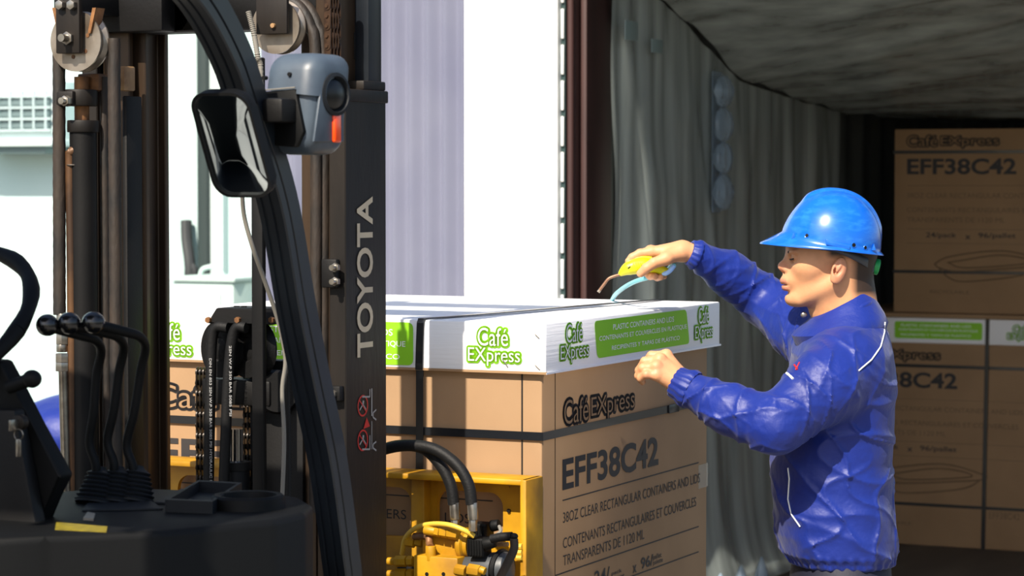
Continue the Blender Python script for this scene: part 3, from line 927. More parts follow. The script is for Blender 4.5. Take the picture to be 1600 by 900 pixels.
# ---- left lift cylinder, hoses, pipe
VL = -.60
def down(px, y0, y1, v=VL): return Q(px, y0, v=v), Q(px, y1, v=v)
a, b = down(130, 205, 420); MB().cyl((a.x, VL, .35), a, .0265, n=28).build('lift_cylinder', M_BLACK, fk)
g0, g1 = down(130, 188, 207); MB().cyl(g1, g0, .031, n=28, bev=.002).build('cylinder_gland', M_MAST, fk)
r0, r1 = down(128, 120, 190); MB().cyl(r1, (r1.x, VL, r0.z), .0145, n=24).build('cylinder_rod', M_BROWN, fk)
c0, c1 = down(126, 140, 166); ccl = MB().cyl(c1, c0, .033, n=28, bev=.003).box((c0.x - .034, VL - .042, c1.z), (c0.x + .01, VL - .016, c0.z - .004), .003).build('clamp_collar', M_MAST, fk)
p = Q(105, 158, v=VL - .045)
MB().cyl((p.x, VL - .04, p.z), (p.x, VL - .056, p.z), .0105, n=6, bev=.001).cyl((p.x, VL - .056, p.z), (p.x, VL - .066, p.z), .0065, n=14).build('bolt', M_STEEL, ccl)
a, b = down(109, 236, 700, VL - .02)
MB().tube([(a.x + .022, VL - .01, a.z + .002), (a.x + .004, VL - .02, a.z - .002), (a.x, VL - .02, a.z - .03), (a.x + .002, VL - .02, a.z - .25), (b.x + .006, VL - .02, .9)], .0095, 12).build('copper_pipe', M_PIPEB, fk)
p = Q(108, 258, v=VL - .03)
MB().lathe([(.0105, -.0015), (.012, 0), (.0105, .0015)], (p.x, VL - .02, p.z), (0, 0, 1), 14).build('pipe_tie', M_STEEL, fk)
def hose(px0, y0, px1, y1, r, v=VL - .03, name='hydraulic_hose', m=M_RUBBER, bands=True):
    a, b = Q(px0, y0, v=v), Q(px1, y1, v=v)
    n = max(6, int((a - b).length / .012))
    pts = [a.lerp(b, i / n) for i in range(n + 1)]
    o = MB().tube(pts, r, 14, False, rip=.02 if bands else None).build(name, m, fk, 60)
    return o
hose(92, 60, 93, 492, .0125)
hose(178, 60, 183, 800, .0125, VL - .02)
hose(162, 120, 168, 800, .008, VL + .03)
# fittings below the left hose, then a steel pipe
pz = lambda y: Q(97, y, v=VL - .03)
for y0, y1, r in ((490, 505, .011), (505, 520, .0125), (522, 538, .0125), (538, 550, .011), (552, 566, .0135), (566, 580, .0135)):
    a, b = pz(y0), pz(y1); MB().cyl(b, a, r, n=6 if r > .012 else 18, bev=.001).build('hose_fitting', M_STEEL, fk)
a, b = Q(99, 580, v=VL - .03), Q(106, 742, v=VL - .03)
MB().cyl((b.x, b.y, b.z - .2), a, .0095, n=18).build('steel_pipe', M_STEEL, fk)
# top left hose sheave on its bracket (axis along the truck)
pc = Q(125, 65, v=-.64)
def sheave(c, r, w=.03, hub=M_BEIGE, spokes=0, rimm=M_RIM):
    s = MB().lathe([(r * .70, -w / 2), (r, -w / 2), (r * 1.0, -w / 2 + .004), (r * .88, -.004), (r * .88, .004), (r, w / 2 - .004), (r, w / 2), (r * .70, w / 2)], c, (0, 1, 0), 40).build('hose_sheave', rimm, fk)
    if not spokes:
        MB().lathe([(.004, -w / 2 + .002), (r * .72, -w / 2 + .002), (r * .72, w / 2 - .002), (.004, w / 2 - .002)], c, (0, 1, 0), 36).build('hub_disc', hub, s)
        for k in range(6):
            t = 2 * PI * k / 6 + .35
            q = Vector(c) + Vector((math.cos(t), 0, math.sin(t))) * r * .52
            MB().cyl(q - Vector((0, w / 2 - .001, 0)), q - Vector((0, w / 2 + .001, 0)), .004, n=12).build('hub_hole', M_BROWN, s)
    else:
        MB().cyl(Vector(c) - Vector((0, w / 2, 0)), Vector(c) + Vector((0, w / 2, 0)), r * .3, n=24).build('hub_disc', hub, s)
        for k in range(spokes):
            t = 2 * PI * k / spokes
            d = Vector((math.cos(t), 0, math.sin(t)))
            MB().cyl(Vector(c) + d * r * .25, Vector(c) + d * r * .75, .005, n=8).build('spoke', hub, s)
    return s
sheave(pc, .058)
pb0, pb1 = Q(92, 84, v=-.665), Q(128, 8, v=-.665)
bp = MB().box((pb0.x, -.675, pb0.z), (pb1.x, -.662, pb1.z + .05), .002).build('sheave_bracket', M_MAST, fk)
p = Q(107, 60, v=-.675)
MB().cyl((p.x, -.675, p.z), (p.x, -.683, p.z), .013, n=6, bev=.001).cyl((p.x, -.683, p.z), (p.x, -.70, p.z), .0075, n=16).build('axle_nut', M_STEEL, bp)
for px in (97, 115):
    p = Q(px, 8, v=-.675)
    MB().cyl((p.x, -.675, p.z), (p.x, -.687, p.z), .0095, n=6, bev=.001).build('bolt', M_STEEL, bp)
for px in (84, 147):
    a, b = Q(px, 12, v=-.66), Q(px + (8 if px < 100 else -8), 52, v=-.66)
    MB().prism([a - EX * .004, a + EX * .004, b + EX * .003, b - EX * .003], (0, .03, 0)).build('guide_plate', M_BROWN, bp)
MB().box((pc.x - .075, -.62, 2.06), (-.70, -.44, 2.10), .003).build('sheave_arm', M_BLACK, fk)
a, b = Q(130, 116, v=-.57), Q(163, 142, v=-.57)
MB().box((a.x, -.59, b.z), (b.x, -.55, a.z), .003).build('chain_anchor', M_BROWN, fk)
a, b = Q(189, 104, v=-.5), Q(203, 142, v=-.5)
MB().box((a.x, -.52, b.z), (b.x, -.48, a.z), .003).build('roller_bracket', M_BEIGE, fk)
# long vertical rods/plates between left hoses and upright
a, b = Q(195, 150, v=-.52), Q(203, 300, v=-.52)
MB().box((a.x, -.53, .4), (b.x, -.475, a.z), .003).build('guide_strip', M_BLACK, fk)

# ---- centre: second sheave, hoses over it, chain
pc2 = Q(436, 42, v=-.5)
sheave(pc2, .052, .028, M_BROWN, 7)
a, b = Q(402, 54, v=-.53), Q(450, -20, v=-.53)
pl = MB().box((a.x, -.535, a.z), (b.x, -.525, b.z), .002).build('sheave_bracket', M_MAST, fk)
p = Q(427, 40, v=-.537); MB().cyl((p.x, -.535, p.z), (p.x, -.541, p.z), .0045, n=12).build('bolt', M_BEIGE, pl)
for dx, vv in ((0, -.47), (12, -.455)):
    pts = [Q(452 + dx, 0, v=vv), Q(470 + dx, 14, v=vv), Q(484 + dx, 40, v=vv), Q(493 + dx, 85, v=vv), Q(494 + dx, 300, v=vv), Q(492 + dx, 800, v=vv)]
    MB().tube(pts, .0115, 14).build('hydraulic_hose', M_RUBBER, fk, 60)
def chain_mesh(pitch, w, r, m):
    """one chain link: two side plates with round ends and the pin"""
    mb = MB()
    for uu in (-w / 2, -w / 6, w / 6, w / 2):
        poly = []
        for k in range(9): t = PI * k / 8; poly.append((uu, r * math.cos(t), pitch / 2 + r * math.sin(t)))
        for k in range(9): t = PI + PI * k / 8; poly.append((uu, r * math.cos(t), -pitch / 2 + r * math.sin(t)))
        mb.prism(poly, (w / 9, 0, 0))
    mb.cyl((-w / 2 - .003, 0, pitch / 2), (w / 2 + .004, 0, pitch / 2), r * .5, n=10)
    me = bpy.data.meshes.new('chain_link'); bmesh.ops.recalc_face_normals(mb.bm, faces=mb.bm.faces); mb.bm.to_mesh(me); mb.bm.free()
    me.materials.append(m); me.shade_smooth(); me.set_sharp_from_angle(angle=.6)
    return me
LK1 = chain_mesh(.019, .026, .0085, M_CHAINB)
LK2 = chain_mesh(.021, .026, .0105, M_CHAIN)
def chain(me, px, y0, y1, v, pitch, rz=0.0):
    a, b = Q(px, y0, v=v), Q(px, y1, v=v)
    ch = bpy.data.objects.new('lift_chain', None); COL.objects.link(ch); ch.parent = fk
    n = int((a.z - b.z) / pitch)
    for i in range(n):
        o = bpy.data.objects.new('chain_link', me); COL.objects.link(o); o.parent = ch
        o.location = (a.x, v + (0.002 if i % 2 else -.002), a.z - pitch * i); o.rotation_euler = (0, 0, rz)
        o.scale = (1 if i % 2 else .82, 1, 1)
    return ch
chain(LK1, 518, -30, 110, -.47, .019, PI / 2 - .3)
chain(LK2, 317, 590, 800, -.44, .021, .25)
chain(LK2, 391, 590, 800, -.42, .021, .25)
# roller disc beside the chain up top
p = Q(498, 18, v=-.41); MB().cyl((p.x, -.41, p.z), (p.x, -.38, p.z), .04, n=32, bev=.003).build('chain_roller', M_MASTIN, fk)
# dark vertical rod and conduits
a, b = Q(404, 90, v=-.55), Q(398, 800, v=-.55)
MB().box((a.x - .0125, -.56, b.z), (a.x + .0125, -.545, a.z), .003).build('guide_bar', M_BLACK, fk)
a = [Q(388, 18, v=-.56), Q(396, 50, v=-.56), Q(403, 90, v=-.56), Q(408, 125, v=-.56), Q(408, 330, v=-.56)]
MB().tube(a, .0052, 10, k=22, rip=.13).build('corrugated_conduit', M_GREYCAB, fk, 60)
a = [Q(449, 560, v=-.56), Q(450, 640, v=-.56), Q(451, 720, v=-.56), Q(451, 800, v=-.56)]
MB().tube(a, .0048, 10, k=30, rip=.13).build('corrugated_conduit', M_RUBBERB, fk, 60)
a = [Q(378, 300, v=-.72), Q(382, 340, v=-.70), Q(396, 390, v=-.68), Q(414, 440, v=-.64), Q(434, 500, v=-.60), Q(446, 560, v=-.58), Q(441, 610, v=-.58), Q(444, 690, v=-.58), Q(440, 800, v=-.58)]
MB().tube(a, .0042, 10).build('grey_cable', M_GREYCAB, fk, 60)
# middle hose reel with its cap plate
VC = -.47
ca, cb_ = Q(325, 505, v=VC - .045), Q(425, 483, v=VC - .045)
cap = MB().prism([(ca.x, VC - .05, ca.z), (cb_.x, VC - .05, ca.z), (cb_.x - .022, VC - .05, cb_.z), (ca.x + .022, VC - .05, cb_.z)], (0, .1, 0), .002, 1).build('reel_cap', M_BLACK, fk)
for px in (325, 371, 424):
    p = Q(px, 500, v=VC - .055); MB().cyl((p.x, VC - .05, p.z), (p.x, VC - .058, p.z), .006, n=6).build('bolt', M_BROWN, cap)
for px in (370, 381):
    p = Q(px, 481, v=VC); MB().cyl((p.x, VC, p.z - .008), (p.x, VC, p.z + .004), .006, n=6).build('bolt', M_BLACK, cap)
for px, rr in ((352, .056), (394, .056)):
    p = Q(px, 545, v=VC)
    MB().lathe([(.012, -.016), (rr * .4, -.013), (rr * .45, -.017), (rr * .8, -.016), (rr, -.016), (rr * .9, -.006), (rr * .9, .006), (rr, .016), (.012, .016)], (p.x, VC, p.z), (.35, 1, 0), 40).build('hose_reel', M_RUBBERB, fk)
p = Q(385, 608, v=VC + .02)
MB().box((p.x - .085, VC - .01, p.z - .03), (p.x + .07, VC + .06, p.z + .02), .005).build('reel_carrier', M_BLACK, fk)
def lettered_hose(pts, r, txt, at_px):
    h = MB().tube(pts, r, 14).build('lettered_hose', M_RUBBERB, fk, 60)
    p = Q(at_px[0], at_px[1], v=VC - .05 - r - .001); q = Q(at_px[0], at_px[2], v=VC - .05 - r - .001)
    lettering('hose_lettering', txt, (p.x - .0025, p.y, p.z), -EZ, EX, p.z - q.z, .0055, M_DECALG, h, .001, .01)
    return h
vv = VC - .05
lettered_hose([Q(357, 512, v=vv), Q(338, 512, v=vv), Q(331, 535, v=vv), Q(329, 600, v=vv), Q(327, 700, v=vv), Q(325, 800, v=vv)], .0105, 'DIN EN 853 2SN W.P 350 BAR 5085 PSI HYDRAULIC HOSE', (329, 560, 770))
lettered_hose([Q(385, 512, v=vv), Q(370, 512, v=vv), Q(362, 535, v=vv), Q(356, 600, v=vv), Q(352, 700, v=vv), Q(348, 800, v=vv)], .0105, '2SN W.P 350 BAR 5085 PSI', (360, 540, 650))
# chrome free-lift ram
a, b = Q(369, 670, v=VC + .0), Q(369, 724, v=VC + .0)
MB().cyl(b, a, .0145, n=28).build('ram_rod', M_CHROME, fk)
MB().cyl((b.x, VC, .3), (b.x, VC, b.z), .027, n=28, bev=.003).cyl((b.x, VC, b.z - .012), (b.x, VC, b.z + .004), .03, n=28).build('ram_cylinder', M_BLACK, fk)
# roller right of the bar
p = Q(434, 612, v=-.45)
MB().lathe([(.01, -.02), (.038, -.02), (.043, -.012), (.043, .012), (.038, .02), (.01, .02)], (p.x, -.45, p.z), (.6, -1, 0), 36).build('side_roller', M_BLACK, fk)
MB().lathe([(.0405, -.0225), (.0435, -.0225), (.0435, -.017), (.0405, -.017)], (p.x, -.45, p.z), (.6, -1, 0), 36).build('roller_highlight', M_GREYCAB, fk)  # grey ring stands in for the highlight round the roller rim
MB().box((p.x - .07, -.44, .5), (p.x + .05, -.40, p.z + .06), .004).build('carriage_plate', M_BLACK, fk)

# ---- overhead guard
PU = -.02
prof = []
wv, wu = .028, .023
for a_, b_ in ((-1, -1), (-.35, -1), (-.3, -.88), (-.2, -.88), (-.15, -1), (1, -1), (1, 1), (-.15, 1), (-.2, .86), (-.3, .86), (-.35, 1), (-.9, 1), (-1, .9), (-1, .35), (-.9, .3), (-.9, .15), (-1, .1), (-1, -.4), (-.9, -.45), (-.9, -.6), (-1, -.65)):
    prof.append((a_ * wv, b_ * wu))
pp = [Q(x, y, u=PU) for x, y in ((538, 940), (531, 860), (512, 720), (487, 600), (463, 480), (433, 310), (383, 150), (358, 80), (318, 5), (272, -50))]
top = pp[-1]
pp += [Vector((PU, top.y - .12, top.z + .05)), Vector((PU, top.y - .5, top.z + .08)), Vector((PU, top.y - 1.0, top.z + .08))]
pp = [Vector((PU, pp[0].y + .03, .62))] + pp
MB().sweep(pp, prof, (1, 0, 0), 8).build('guard_pillar', M_PILLAR, fk, 25)
pl2 = [Vector((-1.0 - PU, q.y, q.z)) for q in pp]
MB().sweep(pl2, prof, (1, 0, 0), 8).build('guard_pillar', M_PILLAR, fk, 25)
MB().cyl((-.98, top.y - .06, top.z + .045), (PU, top.y - .06, top.z + .045), .03, n=18).build('guard_header', M_PILLAR, fk)
for k in range(6):
    u = -.92 + k * .168
    MB().box((u - .012, top.y - 1.05, top.z + .075), (u + .012, top.y - .08, top.z + .105), .004).build('guard_bar', M_PILLAR, fk)
for s in (-.98, PU):
    MB().cyl((s, top.y - 1.02, top.z + .08), (s, top.y - 1.15, .75), .03, n=16).build('guard_rear_post', M_PILLAR, fk)
MB().box((-.97, top.y - 1.04, top.z + .106), (-.03, top.y - .10, top.z + .118), .003).build('added_roof_panel', M_BLACK, fk)  # solid panel added out of view to shade the console from the sky
# right mirror
mc = Q(363, 226, u=.02)
mir = bpy.data.objects.new('side_mirror', None); COL.objects.link(mir); mir.parent = fk; mir.location = mc
nrm = (FINV.to_3x3() @ Vector((-.30, -.90, -.27))).normalized()
mir.rotation_euler = nrm.to_track_quat('Z', 'Y').to_euler()
def rrect(w, h, r, n=6, skew=0.0):
    pts = []
    for sx, sy, a0 in ((1, 1, 0), (-1, 1, 90), (-1, -1, 180), (1, -1, 270)):
        for q in range(n + 1):
            t = math.radians(a0 + 90 * q / n)
            x, y = sx * (w / 2 - r) + r * math.cos(t), sy * (h / 2 - r) + r * math.sin(t)
            pts.append((x + skew * y, y))
    return pts
sk = -.16
outer = rrect(.102, .172, .028, 6, sk)
mb = MB().prism([(x, y, -.022) for x, y in outer], (0, 0, .022), .004)
mb.build('mirror_housing', M_PLAST, mir)
inner = rrect(.093, .163, .025, 6, sk)
gm = MB(); lv = []
for k in range(7):
    sc = k / 6
    lv.append([gm.bm.verts.new((x * sc, y * sc, .0045 * (1 - sc * sc))) for x, y in inner] if k else [gm.bm.verts.new((0, 0, .0045))])
for A_, B_ in zip(lv, lv[1:]):
    n_ = len(B_)
    for j in range(n_):
        k = (j + 1) % n_
        gm.bm.faces.new((A_[0], B_[j], B_[k]) if len(A_) == 1 else (A_[j], B_[j], B_[k], A_[k]))
gm.build('mirror_glass', M_MIRROR, mir, 60)
rim = MB(); A = [rim.bm.verts.new((x, y, 0)) for x, y in outer]; Bv = [rim.bm.verts.new((x, y, .006)) for x, y in outer]
Cv = [rim.bm.verts.new((x, y, .006)) for x, y in inner]; Dv = [rim.bm.verts.new((x, y, 0)) for x, y in inner]
for j in range(len(outer)):
    k = (j + 1) % len(outer)
    for s_, t_ in ((A, Bv), (Bv, Cv), (Cv, Dv)): rim.bm.faces.new((s_[j], s_[k], t_[k], t_[j]))
rim.build('mirror_rim', M_PLAST, mir, 50)
a = Q(410, 215, u=PU); MB().tube([mc + Vector((.01, .03, 0)), (mc + a) / 2 + Vector((0, .03, .01)), a], .008).build('mirror_arm', M_BLACK, fk)
# combination lamp on the right pillar
lc = Q(478, 165, u=.03)
lp = bpy.data.objects.new('combination_lamp', None); COL.objects.link(lp); lp.parent = fk; lp.location = lc
lp.rotation_euler = (0, 0, math.radians(-4))
hb = MB().box((-.050, -.055, -.082), (.052, .06, .084), .03, 5)
for v in hb.bm.verts:
    if v.co.z < -.02: v.co.x = v.co.x * (1 + .12 * (v.co.z + .02) / .06) ; v.co.y *= 1 + .1 * (v.co.z + .02) / .06
    if v.co.z > .03: v.co.y += .012 * (v.co.z - .03) / .05
hb.build('lamp_housing', M_LAMP, lp, 50)
tb = MB().box((-.052, -.057, -.012), (.054, .062, .086), .03, 5)
for v in tb.bm.verts:
    if v.co.z > .03: v.co.y += .012 * (v.co.z - .03) / .05
    if v.co.z < .02: v.co.z = .026 + (v.co.x + .05) * -.12
tb.build('lamp_top_cover', M_LAMP, lp, 50)
MB().prism([(-.052, -.0585, .022), (.018, -.0585, .026), (.034, -.0585, -.045), (.02, -.0585, -.07), (-.046, -.0585, -.066)], (0, .01, 0), .003).build('lamp_back_shell', M_PLAST, lp)
MB().tube([(-.052, -.06, .024), (.019, -.06, .028)], .0012, 6, False).build('shell_seam', M_GREYCAB, lp)
MB().prism([(.0535, -.056, -.062), (.0535, -.028, .052), (.0535, .03, .056), (.0535, .035, -.06)], (-.006, 0, 0), .003).build('lamp_side_panel', M_LAMP, lp)
MB().lathe([(.036, -.004), (.036, .006), (.030, .008), (.028, .001), (.001, -.002)], (.053, .004, .018), (1, -.12, 0), 32).build('lens_ring', M_PLASTG, lp)
MB().lathe([(.0275, 0), (.02, .006), (.001, .008)], (.0535, .004, .018), (1, -.12, 0), 32).build('lens', mat('dark_lens', (8, 9, 10), .35), lp)
MB().box((.0505, -.002, -.062), (.0585, .020, -.012), .004, 3).build('orange_reflector', M_ORANGE, lp)
for q in ((-.046, -.058, .045), (.004, -.056, .05)):
    MB().cyl(q, (q[0], q[1] + .01, q[2]), .0035, n=10).build('screw', M_BLACK, lp)
MB().box((-.02, -.1, -.03), (.02, -.02, .01), .006).build('lamp_arm', M_BLACK, lp)

# ---- dashboard console
ZT = 1.20
def T(px, py): return Q(px, py, z=ZT)
plan = [T(70, 838), T(250, 830), T(430, 812), T(478, 800), T(490, 788), T(470, 776), T(420, 769), T(240, 763), T(120, 765), T(40, 775), T(-60, 775), T(-60, 845)]
MB().prism([(q.x, q.y, .55) for q in plan], (0, 0, ZT - .55), .012, 3).build('console', M_PLAST, fk)
MB().prism([T(128, 800) + EZ * .0, T(255, 797), T(232, 782), T(140, 784)], (0, 0, .0035), .001, 1).build('lever_plate', M_PLASTG, fk)
MB().prism([T(86, 828), T(166, 832), T(168, 824), T(88, 817)], (0, 0, .0015)).build('yellow_label', M_DECALY, fk)
MB().prism([T(130, 813), T(146, 814), T(149, 806), T(137, 803)], (0, 0, .004)).build('clear_tag', M_GREYCAB, fk)
def tray(corners, h, dep, m, name):
    c = [Vector(q) for q in corners]; cc = sum(c, Vector()) / 4
    mb = MB()
    o = [q for q in c]; i = [q + (cc - q) * .14 for q in c]; b = [q + (cc - q) * .24 - EZ * dep for q in c]
    V0 = [mb.bm.verts.new(q) for q in o]; V1 = [mb.bm.verts.new(q + EZ * h) for q in o]; V2 = [mb.bm.verts.new(q + EZ * h) for q in i]; V3 = [mb.bm.verts.new(q + EZ * .0015) for q in i]
    for A_, B_ in ((V0, V1), (V1, V2), (V2, V3)):
        for j in range(4): k = (j + 1) % 4; mb.bm.faces.new((A_[j], A_[k], B_[k], B_[j]))
    mb.bm.faces.new(V3)
    return mb.build(name, m, fk, 30)
tray([T(258, 800), T(332, 803), T(378, 772), T(310, 768)], .02, .02, M_PLASTG, 'storage_tray')
pc_ = T(388, 793)
MB().lathe([(.062, 0), (.060, .018), (.056, .022), (.047, .021), (.045, .004), (.001, .003)], pc_, (0, 0, 1), 40).build('cup_holder', M_PLAST, fk)
MB().prism([T(240, 788), T(262, 789), T(300, 768), T(282, 767)], (0, 0, .004), .0015, 1).build('switch_blank', M_PLASTG, fk)
# steering column cover and key
colp = [Q(-40, 560, v=-1.38), Q(12, 562, v=-1.38), Q(35, 610, v=-1.38), Q(108, 742, v=-1.38), Q(60, 830, v=-1.38), Q(50, 900, v=-1.38), Q(-40, 900, v=-1.38)]
MB().prism([(q.x, -1.40, q.z) for q in colp], (0, .035, 0), .006, 2).build('column_cover', M_PLAST, fk)
MB().prism([(q.x, -1.43, q.z) for q in (Q(-40, 640, v=-1.43), Q(22, 640, v=-1.43), Q(58, 830, v=-1.43), Q(50, 960, v=-1.43), Q(-40, 960, v=-1.43))], (0, .03, 0), .006, 2).build('dash_panel', M_BLACK, fk)
p0, p1 = Q(14, 605, v=-1.42), Q(50, 592, v=-1.42)
MB().cyl(p0, p1, .011, n=18).ball(p1, .0145, (1.1, 1, 1.0)).build('switch_stalk', M_PLAST, fk)
k0 = Q(24, 661, v=-1.45)
MB().cyl((k0.x, -1.43, k0.z), (k0.x, -1.445, k0.z), .0125, n=20, bev=.002).build('ignition_lock', M_MAST, fk)
key = MB().box((k0.x - .002, -1.465, k0.z - .012), (k0.x + .002, -1.442, k0.z + .006), .001)
key.build('ignition_key', M_STEEL, fk)
k1 = Q(29, 679, v=-1.455)
MB().tube([(k1.x + .0085 * math.cos(t), -1.455, k1.z + .0085 * math.sin(t)) for t in np.linspace(0, 2 * PI, 17)], .001, 6, False).build('key_ring', M_STEEL, fk)
k2 = Q(29, 700, v=-1.455)
MB().box((k2.x - .0042, -1.457, k2.z - .014), (k2.x + .0042, -1.453, k2.z + .014), .001).build('spare_key', M_STEEL, fk)
MB().prism([(q.x, -1.45, q.z) for q in (Q(-20, 886, v=-1.45), Q(20, 890, v=-1.45), Q(22, 930, v=-1.45), Q(-20, 930, v=-1.45))], (0, .03, 0), .003).build('pedal_plate', M_STEEL, fk)
# steering wheel
wc = Q(-128, 512, v=-1.36)
ax = Vector((0, -.62, .78)).normalized(); wx = Vector((1, 0, 0)); wy = ax.cross(wx)
R_ = Q(26, 505, v=-1.36).x - wc.x
sw = bpy.data.objects.new('steering_wheel', None); COL.objects.link(sw); sw.parent = fk
MB().tube([wc + wx * R_ * math.cos(t) + wy * R_ * math.sin(t) for t in np.linspace(0, 2 * PI, 57)], lambda t: .0135 + .0012 * math.cos(t * 2 * PI * 44), 14, False).build('wheel_rim', M_PLAST, sw, 60)
MB().lathe([(.001, -.02), (.04, -.02), (.045, 0), (.03, .02), (.001, .022)], wc, ax, 24).build('wheel_hub', M_PLAST, sw)
for t in (PI / 2, PI * 7 / 6, PI * 11 / 6):
    d = wx * math.cos(t) + wy * math.sin(t)
    MB().cyl(wc + d * .03, wc + d * (R_ - .004), .012, .009, n=12).build('wheel_spoke', M_PLAST, sw)
MB().cyl(wc - ax * .02, wc - ax * .32, .022, n=18).build('steering_shaft', M_PLAST, fk)
# three control levers with boots
for i, (bx, by, ex, ey, kx, ky) in enumerate(((150, 752, 155, 536, 74, 508), (178, 750, 190, 531, 108, 505), (208, 756, 224, 530, 146, 504))):
    base = T(bx, 785 - i * 1)
    v0 = base.y
    P = lambda x, y, dv=0.0: Q(x, y, v=v0 + dv)
    lev = bpy.data.objects.new('control_lever', None); COL.objects.link(lev); lev.parent = fk
    path = [P(bx - 2, by + 10), P(bx, by - 25), P(bx - 10 + (0, 0, 0)[i], by - 60), P((bx + ex) / 2 - 6, (by + ey) / 2), P(ex - 4, ey + 50), P(ex + 3, ey + 14, -.01), P(ex - 6, ey - 4, -.04), P(ex - 30, ey - 12, -.08), P(kx + 12, ky + 5, -.12)]
    MB().tube(path, lambda t: .0078 + .003 * max(0, t - .7), 14, k=8).build('lever_shaft', M_PLAST, lev, 60)
    kc = P(kx, ky, -.13)
    MB().ball(kc, .0185, (1.02, 1, .98), 24).build('lever_knob', mat('knob_gloss', (15, 15, 17), .25, coat=.4), lev, 60)
    n = 7; pr = []
    for k in range(n):
        r = .035 - .016 * k / n
        pr += [(r, .0075 * k), (r + .002, .0075 * k + .003), (r - .004, .0075 * k + .0065)]
    pr = [(.036, -.002)] + pr + [(.010, .057), (.009, .06)]
    tip = P(bx, by - 8)
    MB().lathe(pr, base + EZ * .0, ((tip - base).x * .6, .02, .07), 28).build('rubber_boot', M_PLASTG, lev, 60)
# truck body, seat, wheels and forks (mostly out of frame)
MB().box((-.98, -2.9, .30), (-.02, -1.9, 1.0), .06, 4).build('counterweight', mat('truck_charcoal', (30, 32, 34), .5), fk)
MB().box((-.95, -2.0, .28), (-.05, -.62, .60), .03, 3).build('chassis', M_BLACK, fk)
MB().box((-.78, -2.25, 1.0), (-.22, -1.75, 1.12), .05, 4).build('seat_cushion', M_PLAST, fk)
MB().box((-.76, -2.38, 1.08), (-.24, -2.24, 1.6), .05, 4).build('seat_back', M_PLAST, fk)
for uu_, v_, r_ in ((-1.0, -.82, .29), (.0, -.82, .29), (-.95, -2.45, .24), (-.05, -2.45, .24)):
    s = -1 if uu_ < -.5 else 1
    w_ = MB().lathe([(.12, -.085), (r_ - .03, -.09), (r_, -.06), (r_, .06), (r_ - .03, .09), (.12, .085)], (uu_, v_, r_), (1, 0, 0), 40).build('wheel_tyre', M_RUBBERB, fk)
    MB().lathe([(.001, -.06), (.12, -.06), (.125, .06), (.001, .05)], (uu_, v_, r_), (s, 0, 0), 28).build('wheel_disc', M_GREYCAB, w_)
for uu_ in (-.8, -.3):
    MB().box((uu_, -.08, ZB - .175), (uu_ + .1, -.03, .95), .004).box((uu_, -.08, ZB - .175), (uu_ + .1, 1.0, ZB - .13), .004).build('fork', M_BLACK, fk)

# ---- yellow carriage
VCAR = -.03
z_top = Q(700, 742, v=-.08).z
z_low = .55
car = bpy.data.objects.new('carriage', None); COL.objects.link(car); car.parent = fk
def zc(y): return Q(740, y, v=VCAR).z
def xc(px): return Q(px, 800, v=VCAR).x
xr = Q(818, 800, v=-.08).x
MB().box((-1.0, -.095, z_top - .012), (xr + .012, -.012, z_top), .003).build('top_rail', M_YEL, car)
# back plate in bays, each with a rounded window
bays = [(xc(663), xc(797), xc(683), xc(786)), (xc(530), xc(663), xc(540), xc(642)), (xc(397), xc(530), xc(410), xc(512)), (xc(264), xc(397), xc(278), xc(380))]
zh0, zh1 = zc(846), zc(768)
for (x0, x1, h0, h1) in bays:
    MB().holeplate((x0, VCAR, z_low), EX, EZ, x1 - x0, z_top - .012 - z_low, h0 - x0, zh0 - z_low, h1 - h0, zh1 - zh0, .03, -.012).build('back_plate', M_YEL, car)
MB().box((xc(797), VCAR, z_low), (xr, VCAR + .012, z_top - .012)).build('end_plate', M_YEL, car)
MB().box((xc(663) - .015, -.06, z_low), (xc(663) + .015, -.03, z_top - .012), .002).build('stiffener', M_YEL, car)
MB().box((xr, -.098, z_low), (xr + .014, -.014, z_top), .003).build('side_plate', M_YEL, car)
for px, py in ((815, 752), (795, 798)):
    p = Q(px, py, v=-.032); MB().cyl((p.x, -.0345, p.z), (p.x, -.03, p.z), .004, n=10).build('bolt_hole', M_BLACK, car)
# hydraulic manifold
VM = -.20
def P(px, py, dv=0.0): return Q(px, py, v=VM + dv)
def hexes(lst, ax_, name='hose_fitting', m=M_YEL):
    for (a, b, r) in lst: MB().cyl(a, b, r, n=6, bev=.001).build(name, m, fk)
a, b = P(646, 905), P(712, 872)
mf = MB().box((a.x, VM, .78), (b.x + .004, VM + .10, b.z), .003).build('manifold_block', M_YEL, fk)
for px in (667, 693): p = P(px, 897); MB().cyl((p.x, VM - .001, p.z), (p.x, VM + .006, p.z), .004, n=12).build('port_hole', M_BLACK, mf)
for py, r in ((877, .010), (897, .010)):
    for x0, x1, rr in ((606, 618, .8), (618, 635, 1.15), (637, 646, 1.1)):
        MB().cyl(P(x0, py, .04), P(x1, py, .04), r * rr, n=6 if rr > 1 else 16, bev=.001).build('hose_fitting', M_YEL, fk)
a, b = P(664, 876, .05), P(728, 838, .05)
MB().box((a.x, VM + .035, a.z), (b.x, VM + .12, b.z), .006).build('valve_body', M_YEL, fk)
p = P(673, 876, .01); q = P(673, 853, .01); MB().cyl(p, (p.x, p.y, q.z), .0105, n=24, bev=.001).build('relief_valve', M_YEL, fk)
p = P(698, 872, .03); MB().cyl((p.x, p.y, p.z - .003), (p.x, p.y, p.z + .006), .0115, n=6, bev=.001).build('plug_bolt', M_YEL, fk)
for x0, x1, r in ((664, 681, .010), (681, 688, .0115), (689, 700, .0125), (701, 717, .0145)):
    MB().cyl(P(x0, 828 + (x0 - 664) * .08, .02), P(x1, 829 + (x1 - 664) * .08, .02), r, n=6 if r > .011 else 16, bev=.001).build('hose_fitting', M_YEL, fk)
